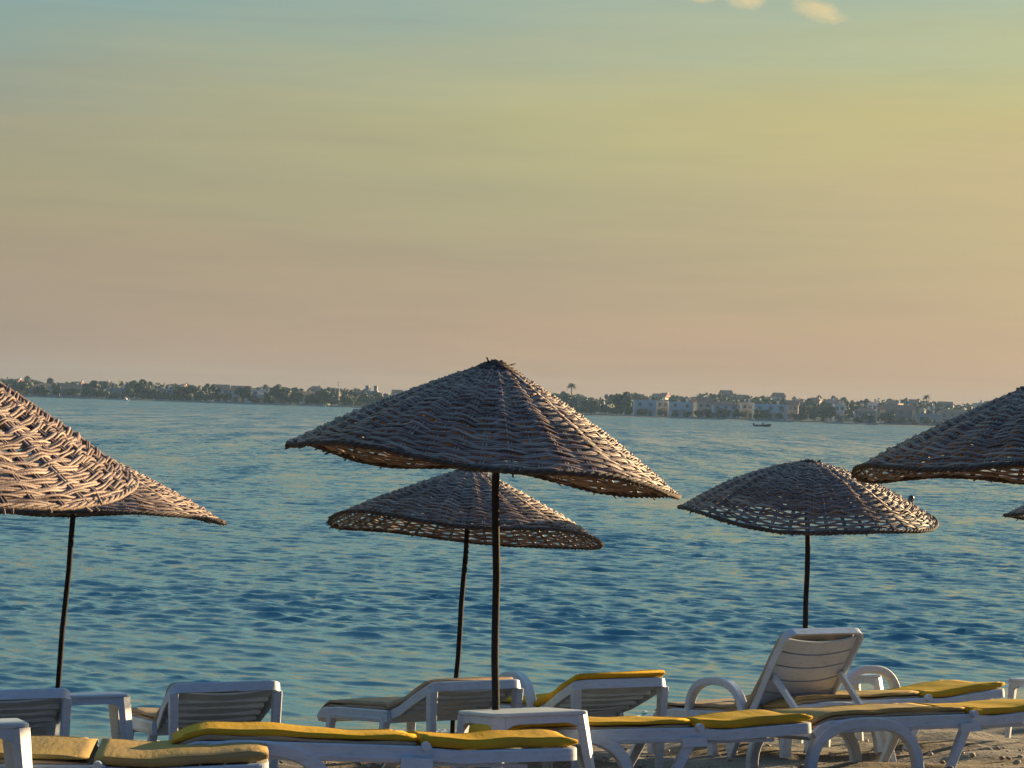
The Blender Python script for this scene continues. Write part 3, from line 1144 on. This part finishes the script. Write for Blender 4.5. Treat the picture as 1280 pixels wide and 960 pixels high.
# ------------------------------------------------------------------ side tables
def make_table(label, corner, psi, size=0.50, h=0.50, pitch=0.0):
    """square resin table; 'corner' is the position of its nearest top corner"""
    root = thing('side_table', label, 'side table', (0, 0, 0), 0, 'white resin side tables between the loungers')
    s2 = size / 2
    mb = MB()
    def rr(hh, r_, z):
        pts = []
        for (cx, cy, q0) in ((1, 1, 0), (-1, 1, 90), (-1, -1, 180), (1, -1, 270)):
            for k in range(5):
                q = R(q0 + 22.5 * k)
                pts.append(Vector((cx * (hh - r_) + r_ * math.cos(q), cy * (hh - r_) + r_ * math.sin(q), z)))
        return pts
    mb.loft([rr(s2 - 0.01, 0.03, h - 0.022), rr(s2, 0.035, h - 0.018), rr(s2, 0.035, h - 0.006), rr(s2 - 0.008, 0.03, h)])
    mb.build('table_top', M_RESIN, root)
    # apron: four arched sides
    for k in range(4):
        mb = MB()
        rot = Matrix.Rotation(R(90 * k), 3, 'Z')
        n = 14
        rings = []
        for i in range(n + 1):
            x = -s2 + 0.03 + (size - 0.06) * i / n
            q = abs(2 * i / n - 1)
            dz = 0.060 + 0.05 * max(0, (q - 0.55) / 0.45) ** 2
            rings.append([rot @ Vector((x, -s2 + 0.012, h - 0.0215)), rot @ Vector((x, -s2 + 0.030, h - 0.0215)),
                          rot @ Vector((x, -s2 + 0.026, h - dz)), rot @ Vector((x, -s2 + 0.008, h - dz))])
        mb.loft(rings)
        mb.build('apron', M_RESIN, root)
    for cx in (-1, 1):
        for cy in (-1, 1):
            mb = MB()
            a = Vector((cx * (s2 - 0.035), cy * (s2 - 0.035), h - 0.024))
            b_ = Vector((cx * (s2 + 0.012), cy * (s2 + 0.012), 0.0))
            mb.bar(a, b_, 0.078, 0.05, 0.045, 0.035, side=(cx, -cy, 0))
            mb.build('leg', M_RESIN, root)
    rot = GROUND_Q.to_matrix() @ Matrix.Rotation(psi, 3, 'Z')
    o = Vector(corner) - rot @ Vector((-s2, -s2, h))
    root.location = (o.x, o.y, ground(o.x, o.y))
    root.rotation_euler = rot.to_euler()
    return root


make_table('side table in the middle standing right before the central black pole', W(620, 891, 9.7), R(24), 0.55, 0.45)
make_table('side table in the bottom left corner in front of the dull tan cushion', W(-116, 908, 7.35), R(20), 0.48, 0.56)
make_table('small side table between the two leftmost raised backrests', W(64, 866, 10.9), R(20), 0.47, 0.55)
make_table('blue shaded side table standing behind the upright backrest', W(1030, 846, 13.3), R(14), 0.46, 0.50)
make_table('side table cut off by the right edge beyond the last lounger', W(1300, 860, 13.4), R(14), 0.50, 0.44)


# ------------------------------------------------------------------ far shore
SHORE = 640.0
PX = SHORE / 2300.0                          # metres per survey pixel over there


def SX(px, D=SHORE):
    """metres along the far shore for a survey column there"""
    return W(px, 515.5 + 0.0332 * (px - 640), D).x


def land_z(y, x=0.0):
    q = min(1, max(0, (x + 30) / 130.0))
    return SEA + 0.25 + (1.6 + 5.6 * q * q * (3 - 2 * q)) * min(1, max(0, (y - 660) / 280.0))


def build_land():
    ys = [632, 637, 640, 655, 680, 720, 780, 860, 940, 1020, 1100]
    xs = np.concatenate([np.linspace(-800, -420, 12), np.linspace(-400, 400, 120), np.linspace(420, 800, 12)])
    g = random.Random(9)
    v, q = [], []
    for j, y in enumerate(ys):
        for x in xs:
            z = (SEA - 1.2, SEA - 0.1, SEA + 0.3)[j] if j < 3 else land_z(y, x)
            v.append((x, y + (g.uniform(-1.2, 1.2) if 1 <= j <= 3 else 0), z + (g.uniform(-.12, .12) if 2 <= j < 9 else 0)))
    n = len(xs)
    for j in range(len(ys) - 1):
        for i in range(n - 1):
            q.append((j * n + i, j * n + i + 1, (j + 1) * n + i + 1, (j + 1) * n + i))
    o = np_mesh('far_shore', np.array(v), np.array(q), M_LAND)
    tag(o, 'low land across the bay', kind='structure')


build_land()


def crown_mesh(name, m, w_, h_, n, seed, flat=1.0):
    """crown of many leaf clumps spread over a few lobes"""
    g = np.random.default_rng(seed)
    nl = 7
    cen = np.stack([g.uniform(-.28, .28, nl) * w_, g.uniform(-.28, .28, nl) * w_, g.uniform(.2, .8, nl) * h_], -1)
    rad = g.uniform(0.2, 0.34, nl)
    k = g.integers(0, nl, n)
    dv = g.normal(size=(n, 3))
    dv /= np.linalg.norm(dv, axis=1)[:, None]
    rr = rad[k][:, None] * (0.55 + 0.5 * g.random((n, 1)))
    P = cen[k] + dv * rr * np.array([w_, w_, h_ * 0.95])
    P[:, 2] = np.clip(P[:, 2], 0.02 * h_, None)
    s = g.uniform(0.16, 0.42, (n, 1))
    A = g.normal(size=(n, 3))
    A -= dv * (A * dv).sum(1)[:, None] * 0.6
    A /= np.linalg.norm(A, axis=1)[:, None]
    B = np.cross(dv + 0.5 * g.normal(size=(n, 3)), A)
    B /= np.linalg.norm(B, axis=1)[:, None]
    V = np.stack([P - A * s - B * s * .7, P + A * s - B * s * .6, P + A * s * .8 + B * s * .8, P - A * s * .7 + B * s * .6], 1).reshape(-1, 3)
    Q = np.arange(n * 4).reshape(n, 4)
    o = np_mesh(name, V, Q, m, None, False)
    return o


def tree_proto(seed, m, w_, h_, th, n):
    """an Empty with trunk and crown as children"""
    root = thing('shore_tree', 'tree', 'tree')
    mb = MB()
    g = random.Random(seed)
    mb.tube([(0, 0, -0.3), (0.05, 0, th * 0.6), (0.1, 0.05, th + h_ * 0.4)], [0.26, 0.2, 0.1], 7)
    for k in range(4):
        q = g.uniform(0, 6.28)
        mb.tube([(0.05, 0, th * 0.8), (math.cos(q) * w_ * .15, math.sin(q) * w_ * .15, th + h_ * .25), (math.cos(q) * w_ * .3, math.sin(q) * w_ * .3, th + h_ * .5)], [0.12, 0.08, 0.03], 5)
    mb.build('trunk', M_BARK, root)
    c = crown_mesh('crown', m, w_, h_, n, seed)
    c.parent = root
    c.location = (0, 0, th * 0.75)
    return root


protos = [tree_proto(101, M_LEAF[0], 6.0, 5.6, 1.6, 1500), tree_proto(102, M_LEAF[1], 7.5, 5.0, 1.2, 1700),
          tree_proto(103, M_LEAF[2], 5.0, 6.2, 1.4, 1400), tree_proto(104, M_LEAF[1], 5.5, 4.2, 0.9, 1200)]
used = set()


def put_tree(kind, px, dist, scale, label, group=None, sx=1.0):
    p = protos[kind]
    o = p if kind not in used else copy_tree(p)
    used.add(kind)
    f = dist / SHORE
    x = SX(px) * f
    o.location = (x, dist, land_z(dist, x) - 0.1)
    o.scale = (scale * sx, scale * sx, scale)
    o.rotation_euler = (0, 0, random.uniform(0, 6.28))
    tag(o, label, 'tree', group)
    return o


# the trees one can pick out
for (k, px, dist, sc_, sx, la) in [
    (0, 178, 652, 1.10, 1.0, 'round dark tree standing tallest on the left half of the far shore'),
    (2, 258, 656, 0.92, 1.1, 'dark rounded tree at the left end of the pale row of houses'),
    (0, 352, 650, 1.02, 1.15, 'wide dark tree on the far shore right of the white waterside house'),
    (1, 372, 654, 0.85, 1.0, 'paler bushy tree touching the wide dark one on the far shore'),
    (1, 405, 653, 0.98, 1.1, 'broad olive tree on the far shore left of the thin mast'),
    (0, 432, 655, 0.8, 1.0, 'tree between the thin mast and the towered building'),
    (0, 776, 650, 1.28, 0.95, 'big round tree on the far shore left of the white houses'),
    (2, 712, 652, 1.02, 1.25, 'dark tree under the palm beside the central canopy'),
    (1, 738, 651, 0.92, 1.2, 'olive tree between the palm and the big round tree'),
    (0, 885, 660, 0.55, 1.0, 'small dark tree before the cream lit house fronts'),
    (2, 1003, 652, 0.70, 1.1, 'dark bush tree right of the boat on the far shore'),
    (0, 1032, 654, 0.92, 1.2, 'dark tree by the sparkling white chimney on the far shore'),
    (1, 1012, 740, 1.0, 1.0, 'domed tree rising over the roofs right of the boat'),
]:
    put_tree(k, px, dist, sc_, la, None, sx)
g = random.Random(77)
# low trees and shrubs along the water
px = -30
while px < 1300:
    put_tree(g.choice((0, 1, 2, 3, 3)), px + g.uniform(-4, 4), g.uniform(646, 658), g.uniform(0.5, 0.95) if px < 560 else g.uniform(0.4, 0.75), 'low bushy tree at the water edge of the far shore', 'low trees along the far waterline', g.uniform(1.0, 1.5))
    px += g.uniform(10, 22)
# the skyline trees further inland
px = -40
while px < 1310:
    dist = g.uniform(690, 880)
    put_tree(g.choice((0, 1, 2, 2, 3)), px + g.uniform(-4, 4), dist, g.uniform(0.7, 1.05), 'hazy tree on the skyline behind the far shore houses', 'skyline trees behind the far houses', g.uniform(0.8, 1.3))
    px += g.uniform(6, 13)


def make_palm(px, dist, h, label):
    root = thing('palm_tree', label, 'palm', (SX(px) * dist / SHORE, dist, land_z(dist, SX(px))))
    mb = MB()
    mb.tube([(0, 0, -.3), (0.15, 0, h * .5), (0.1, 0, h)], [0.3, 0.22, 0.18], 8)
    mb.build('trunk', M_BARK, root)
    mb = MB()
    gg = random.Random(int(px))
    for k in range(26):
        q = gg.uniform(0, 6.28)
        e = gg.uniform(-0.4, 1.2)
        Lf = gg.uniform(1.5, 2.1)
        pts = []
        for i in range(6):
            u = i / 5
            r_ = Lf * u * math.cos(e * (1 - u * .6))
            z = h + Lf * (math.sin(e) * u - 0.75 * u * u)
            pts.append(Vector((0.1 + r_ * math.cos(q), r_ * math.sin(q), z)))
        side = Vector((-math.sin(q), math.cos(q), 0))
        for i in range(5):
            w0, w1 = 0.26 * (1 - abs(i / 5 - .4)), 0.26 * (1 - abs((i + 1) / 5 - .4)) * (0.2 if i == 4 else 1)
            dn = Vector((0, 0, -0.12))
            mb.add([pts[i], pts[i] + side * w0 + dn, pts[i + 1] + side * w1 + dn, pts[i + 1]], [(0, 1, 2, 3)])
            mb.add([pts[i], pts[i] - side * w0 + dn, pts[i + 1] - side * w1 + dn, pts[i + 1]], [(3, 2, 1, 0)])
    mb.build('crown', M_LEAF[0], root)
    return root


make_palm(713, 668, 10.6, 'tall palm poking above the trees beside the central canopy')
make_palm(1157, 760, 9.4, 'lone palm on the hazy skyline at right')


def house(name, px, wpx, top_px, dist, wall, roof, storeys, label, depth=9.0, tower=None, cols=None, group=None, base=None, yaw=0.0, lit=None):
    """a house of its own: wpx wide and top_px high in survey pixels at the shore"""
    k = dist / 2300.0
    w_, h_ = wpx * k, top_px * k * 0.88
    z0 = land_z(dist, SX(px)) if base is None else base
    root = thing(name, label, 'house', (SX(px) * dist / SHORE, dist, z0), yaw, group)
    mb = MB()
    mb.box((0, depth / 2, h_ / 2 - 0.5), (w_, depth, h_ + 1.0))
    mb.build('wall', M_WALL[wall], root)
    if roof == 'flat':
        mb = MB()
        for (c, s) in (((0, 0.11, h_ + 0.17), (w_ + 0.24, 0.22, 0.34)), ((0, depth - 0.11, h_ + 0.17), (w_ + 0.24, 0.22, 0.34)),
                       ((-w_ / 2, depth / 2, h_ + 0.16), (0.22, depth - 0.45, 0.32)), ((w_ / 2, depth / 2, h_ + 0.16), (0.22, depth - 0.45, 0.32))):
            mb.box(c, s)
        mb.box((0, depth / 2, h_ + 0.03), (w_ - 0.3, depth - 0.5, 0.06))
        rf = mb.build('roof', M_WALL[wall] if wall != 'grey' else M_FLAT, root)
    else:
        mb = MB()
        o = 0.35
        rh = 0.16 * depth if roof == 'hip' else 0.22 * depth
        x0, x1, y0, y1 = -w_ / 2 - o, w_ / 2 + o, -o, depth + o
        ins = min(w_ * 0.3, depth * 0.5) if roof == 'hip' else 0.0
        mb.add([(x0, y0, h_), (x1, y0, h_), (x1, y1, h_), (x0, y1, h_), (x0 + ins, depth / 2, h_ + rh), (x1 - ins, depth / 2, h_ + rh)],
               [(0, 1, 5, 4), (2, 3, 4, 5), (1, 2, 5), (3, 0, 4), (3, 2, 1, 0)])
        rf = mb.build('roof', M_TILE, root)
    mb = MB()
    cx = w_ * 0.27
    mb.box((cx, depth * 0.6, h_ + 0.8), (0.7, 0.7, 1.5))
    mb.box((cx, depth * 0.6, h_ + 1.6), (0.9, 0.9, 0.14))
    mb.build('chimney', M_WALL['white' if wall != 'white' else 'cream'], rf)
    nc = cols or max(2, int(w_ / 2.9))
    for st in range(storeys):
        zc = (st + 0.55) * h_ / storeys
        for c in range(nc):
            xc = -w_ / 2 + (c + 0.5) * w_ / nc
            door = st == 0 and c == nc // 2
            hh = 2.1 if door else (1.7 if (c + st) % 3 == 0 else 1.25)
            ww = 1.0 if door else (1.5 if (c + st) % 3 == 0 else 1.0)
            zz = 1.05 if door else zc
            f = MB()
            f.box((xc, -0.03, zz), (ww + 0.2, 0.06, hh + 0.2))
            fo = f.build('door' if door else 'window', M_WALL['grey'], root)
            f = MB()
            f.box((xc, -0.075, zz), (ww, 0.03, hh))
            f.build('pane', M_GLASS if not door else M_BARK, fo)
    if storeys > 1:
        mb = MB()
        mb.box((0, -0.62, h_ / storeys + 0.1), (w_ * 0.62, 1.2, 0.16))
        mb.box((0, -1.2, h_ / storeys + 0.6), (w_ * 0.62, 0.06, 0.85))
        mb.build('balcony', M_WALL[wall], root)
    if tower:
        for (tx, tw, thh) in tower:
            mb = MB()
            mb.box((tx * k, 1.6, h_ + thh * k / 2 + 0.01), (tw * k, 3.0, thh * k))
            mb.box((tx * k, 1.6, h_ + thh * k + 0.12), (tw * k + 0.3, 3.3, 0.2))
            mb.build('tower', M_WALL[wall], root)
    return root


HS = [
    # px centre, width, height, distance, wall, roof, storeys, label
    (56, 34, 13, 676, 'grey', 'hip', 1, 'grey house with a tiled roof at the far left end of the far shore'),
    (98, 42, 11, 676, 'grey', 'gable', 1, 'long low house with a brown roof on the left of the far shore'),
    (146, 28, 14, 668, 'grey', 'flat', 2, 'pale house left of the tallest round tree on the left'),
    (206, 24, 15, 672, 'grey', 'flat', 2, 'pale house right of the tallest round tree on the left'),
    (232, 20, 14, 670, 'grey', 'flat', 2, 'grey house left of the rounded tree and the row of pale houses'),
    (277, 19, 18, 666, 'white', 'gable', 2, 'first gabled house in the pale row left of the white waterside house'),
    (299, 19, 17, 668, 'white', 'gable', 2, 'second gabled house in the pale row left of the white waterside house'),
    (325, 24, 18, 660, 'white', 'flat', 2, 'white waterside house left of the wide dark tree'),
    (390, 26, 14, 684, 'grey', 'hip', 2, 'house half hidden behind the olive trees left of the thin mast'),
    (488, 34, 14, 672, 'cream', 'flat', 1, 'low cream hall joined to the towered building beside the central canopy'),
    (806, 27, 22, 660, 'white', 'flat', 2, 'first white house right of the big round tree'),
    (828, 15, 21, 672, 'cream', 'flat', 2, 'narrow sunlit cream house between two white ones'),
    (851, 30, 21, 662, 'white', 'flat', 2, 'second white block right of the big round tree'),
    (880, 18, 22, 670, 'cream', 'gable', 2, 'sunlit cream house in the middle of the white houses'),
    (907, 32, 20, 662, 'white', 'hip', 2, 'white house with a tiled roof left of the boat'),
    (934, 14, 22, 674, 'cream', 'flat', 2, 'narrow sunlit house front just left above the boat'),
    (963, 40, 22, 660, 'white', 'flat', 2, 'wide pale blue white house straight above the boat'),
    (990, 14, 21, 676, 'pink', 'gable', 2, 'pinkish house at the right end of the wide pale one'),
    (1049, 12, 24, 676, 'white', 'flat', 2, 'slim bright white house catching the sun right of the boat'),
    (1082, 26, 17, 664, 'grey', 'hip', 2, 'grey house with stacked terraces on the right of the far shore'),
    (1090, 12, 26, 690, 'white', 'flat', 2, 'small white house above the terraced grey one'),
    (1125, 38, 20, 672, 'pink', 'gable', 2, 'long pinkish house with dark windows on the right of the far shore'),
    (1160, 30, 16, 662, 'grey', 'flat', 1, 'low grey building by the water at the far right'),
    (1195, 40, 18, 676, 'grey', 'hip', 2, 'last grey house before the right canopy hides the shore'),
]
for (px, wp, hp, dist, wall, roof, st, la) in HS:
    house('shore_house', px, wp, hp, dist, wall, roof, st, la, depth=8.5, group='houses along the far shore', yaw=R(random.uniform(8, 24) if px < 500 else random.uniform(-10, 6)))
house('towered_building', 463, 16, 22, 662, 'grey', 'flat', 3, 'grey building with two small towers beside the central canopy', 8, tower=((-5, 4, 7), (5.5, 4, 7)), group='houses along the far shore')
g = random.Random(31)
for i in range(46):
    px = g.uniform(10, 500) if i % 3 == 0 else g.uniform(800, 1240)
    house('hill_house', px, g.uniform(10, 20), g.uniform(12, 19), g.uniform(705, 880), g.choice(('white', 'pink', 'cream', 'pink')), g.choice(('hip', 'gable', 'flat', 'hip')), 2,
          'small distant house among the skyline trees of the far shore', 8, group='small houses further inland', yaw=R(g.uniform(-30, 10)), cols=2)

# a dense belt of shrubs that closes the far bank
belt = []
gv = np.random.default_rng(4)
n = 26000
P = np.stack([gv.uniform(-260, 260, n), gv.uniform(690, 900, n), np.zeros(n)], -1)
hgt = 4.2 + 1.2 * np.sin(P[:, 0] * 0.11) * np.sin(P[:, 0] * 0.037 + 1) + 0.8 * np.sin(P[:, 0] * 0.43)
P[:, 2] = np.array([land_z(y, x) for x, y in zip(P[:, 0], P[:, 1])]) + gv.random(n) * hgt
A = gv.normal(size=(n, 3)); A /= np.linalg.norm(A, axis=1)[:, None]
B = np.cross(A, gv.normal(size=(n, 3))); B /= np.linalg.norm(B, axis=1)[:, None]
s = gv.uniform(0.4, 0.95, (n, 1))
V = np.stack([P - A * s - B * s * .8, P + A * s - B * s * .7, P + A * s + B * s * .8, P - A * s * .8 + B * s], 1).reshape(-1, 3)
o = np_mesh('far_woodland', V, np.arange(n * 4).reshape(n, 4), M_LEAF[1], None, False)
tag(o, 'band of scrub and woodland closing the far bank', 'woodland', kind='stuff')

# pale sea wall along the far waterline
mb = MB()
for i in range(160):
    x0 = -300 + i * 3.75
    mb.box((x0 + 1.87, 643.2 + 0.6 * math.sin(i * .7), SEA + 0.22), (3.72, 0.8, 0.75 + 0.2 * math.sin(i * 1.9)))
sw = mb.build('sea_wall', M_WALL['grey'])
tag(sw, 'low pale stone sea wall along the far waterline', 'wall')


def mast(px, dist, h, label):
    root = thing('mast', label, 'mast', (SX(px) * dist / SHORE, dist, land_z(dist, SX(px))))
    mb = MB()
    mb.tube([(0, 0, -.2), (0, 0, h * .5), (0, 0, h)], [0.22, 0.16, 0.08], 8)
    mb.build('pole', M_STEEL, root)
    mb = MB()
    mb.box((0, 0, h * .86), (0.9, .14, .14))
    mb.box((0, 0, h * .74), (1.2, .14, .14))
    mb.build('crossarm', M_STEEL, root)


mast(423, 670, 10.0, 'thin mast sticking up from the trees left of the towered building')


# ------------------------------------------------------------------ boats, swimmer, birds
def boat(label, loc, L, yaw, hull_m, group=None, people=False):
    root = thing('small_boat', label, 'boat', loc, yaw, group)
    n = 14
    rings = []
    for i in range(n + 1):
        u = i / n
        x = -L / 2 + L * u
        bw = 0.23 * L * (1 - max(0, (u - 0.35) / 0.65) ** 2.2) * (0.86 + 0.14 * min(1, u / .3))
        sh = 0.34 + 0.30 * max(0, (u - .3) / .7) ** 1.8
        bw = max(bw, 0.02)
        kz = -0.22 + 0.34 * max(0, (u - .7) / .3) ** 2
        ring = []
        for (yy, zz) in ((-1, 1), (-.93, .45), (-.62, .1), (0, 0), (.62, .1), (.93, .45), (1, 1), (.9, 1), (.5, .42), (0, .36), (-.5, .42), (-.9, 1)):
            ring.append((x, yy * bw, kz + (sh - kz) * zz))
        rings.append(ring)
    mb = MB()
    mb.loft(rings)
    mb.build('hull', hull_m, root, False)
    mb = MB()
    mb.box((-L * .2, 0, 0.28), (0.3, L * .36, 0.05))
    mb.box((L * .08, 0, 0.3), (0.3, L * .38, 0.05))
    mb.build('thwart', M_BARK, root)
    mb = MB()
    mb.box((L * .02, 0, 0.55), (0.5, 0.55, 0.55))
    mb.bar((L * .08, 0, 0.8), (L * .13, 0, 1.05), 0.5, 0.04, side=(0, 1, 0))
    mb.build('console', M_WHITE, root)
    mb = MB()
    mb.box((-L / 2 - 0.12, 0, 0.52), (0.26, 0.26, 0.36))
    mb.bar((-L / 2 - 0.12, 0, 0.36), (-L / 2 - 0.16, 0, -0.3), 0.12, 0.14, 0.06, 0.08)
    mb.build('outboard_motor', M_HULL, root)
    mb = MB()
    mb.tube([(-L * .02, 0, 0.8), (-L * .02, 0, 2.0)], 0.025, 6)
    mb.build('mast', M_STEEL, root)
    return root


bl = W(953, 532.0, 393)
boat('small dark open boat lying off the far shore', (bl.x, bl.y, SEA), 3.7, R(6), M_HULL)
bl = W(158, 500.3, 590)
boat('tiny white boat before the left part of the far shore', (bl.x, bl.y, SEA), 1.7, R(170), M_WHITE)
bl = W(404, 508.5, 610)
boat('tiny white boat drawn up by the olive tree', (bl.x, bl.y, SEA), 1.8, R(10), M_WHITE)


def swimmer():
    p = W(1138, 627, 61)
    root = thing('person', 'swimmer with dark wet hair, only the head above the water', 'person', (p.x, p.y, SEA), R(200))
    # head, neck and sunken shoulders as one turned surface
    prof = [(-0.42, 0.13, 0.09), (-0.30, 0.20, 0.11), (-0.18, 0.205, 0.10), (-0.10, 0.15, 0.085), (-0.04, 0.075, 0.07), (0.03, 0.062, 0.064), (0.06, 0.068, 0.082),
            (0.09, 0.073, 0.095), (0.14, 0.078, 0.102), (0.19, 0.079, 0.103), (0.23, 0.072, 0.094), (0.26, 0.055, 0.07), (0.28, 0.02, 0.028)]
    rings = []
    for (z, ry, rx) in prof:
        ring = []
        for k in range(20):
            q = 2 * math.pi * k / 20
            x, y = rx * math.cos(q), ry * math.sin(q)
            if 0.1 <= z <= 0.16 and abs(q) < 0.2:
                x += 0.028
            if 0.15 < z < 0.2 and 0.25 < min(q, 6.283 - q) < 0.7:
                x -= 0.010
            ring.append((x, y, z))
        rings.append(ring)
    mb = MB()
    mb.loft(rings)
    for s in (-1, 1):
        mb.tube([(-0.005, s * 0.076, 0.12), (-0.012, s * 0.09, 0.155), (-0.005, s * 0.078, 0.18)], [0.012, 0.018, 0.012], 7)
    mb.build('body', M_SKIN, root, True)
    rings = []
    for (z, ry, rx) in [(0.10, 0.070, 0.080), (0.15, 0.086, 0.098), (0.20, 0.088, 0.105), (0.245, 0.080, 0.10), (0.275, 0.058, 0.075), (0.297, 0.02, 0.03)]:
        ring = []
        for k in range(20):
            q = 2 * math.pi * k / 20
            x, y = rx * math.cos(q) - 0.014, ry * math.sin(q)
            if z < 0.21:
                x = min(x, 0.03)
            ring.append((x, y, z))
        rings.append(ring)
    mb = MB()
    mb.loft(rings)
    mb.build('hair', M_HAIR, root, True)


swimmer()


def bird(px, py, D, label, bank):
    p = W(px, py, D)
    root = thing('bird', label, 'bird', p, R(70))
    mb = MB()
    mb.tube([(-0.22, 0, 0), (-0.1, 0, 0), (0.06, 0, 0.01), (0.17, 0, 0.02), (0.24, 0, 0.02)], [0.02, 0.05, 0.06, 0.035, 0.008], 8)
    for s in (-1, 1):
        mb.loft([[(0.08, s * .04, .03), (-0.06, s * .04, .03), (-0.06, s * .04, .015), (0.08, s * .04, .015)],
                 [(0.11, s * .26, .14 + bank * s), (-0.02, s * .26, .14 + bank * s), (-0.02, s * .26, .13 + bank * s), (0.11, s * .26, .13 + bank * s)],
                 [(-0.04, s * .55, .09 + 2 * bank * s), (-0.09, s * .55, .09 + 2 * bank * s), (-0.09, s * .55, .085 + 2 * bank * s), (-0.04, s * .55, .085 + 2 * bank * s)]])
    mb.build('body', M_BIRD, root, False)


bird(581, 360, 520, 'tiny bird high over the central canopy', 0.02)
bird(1242, 335.5, 480, 'tiny bird in the sky near the right edge', -0.03)


# ------------------------------------------------------------------ air
def build_haze():
    mb = MB()
    x0, x1, y0, y1, z0, z1 = -850, 850, -75, 1150, -3.2, 17.0
    mb.box(((x0 + x1) / 2, (y0 + y1) / 2, (z0 + z1) / 2), (x1 - x0, y1 - y0, z1 - z0))
    m = bpy.data.materials.new('hazy_air')
    m.use_nodes = True
    t = NT(m.node_tree)
    v = t.n('ShaderNodeVolumePrincipled')
    v.inputs['Color'].default_value = (0.42, 0.66, 0.95, 1)
    v.inputs['Density'].default_value = HAZE
    v.inputs['Anisotropy'].default_value = 0.0
    o = t.n('ShaderNodeOutputMaterial')
    t.l(v.outputs[0], o.inputs['Volume'])
    ob = mb.build('haze', m)
    tag(ob, 'evening haze over the bay', kind='stuff')


HAZE = 0.00021
build_haze()
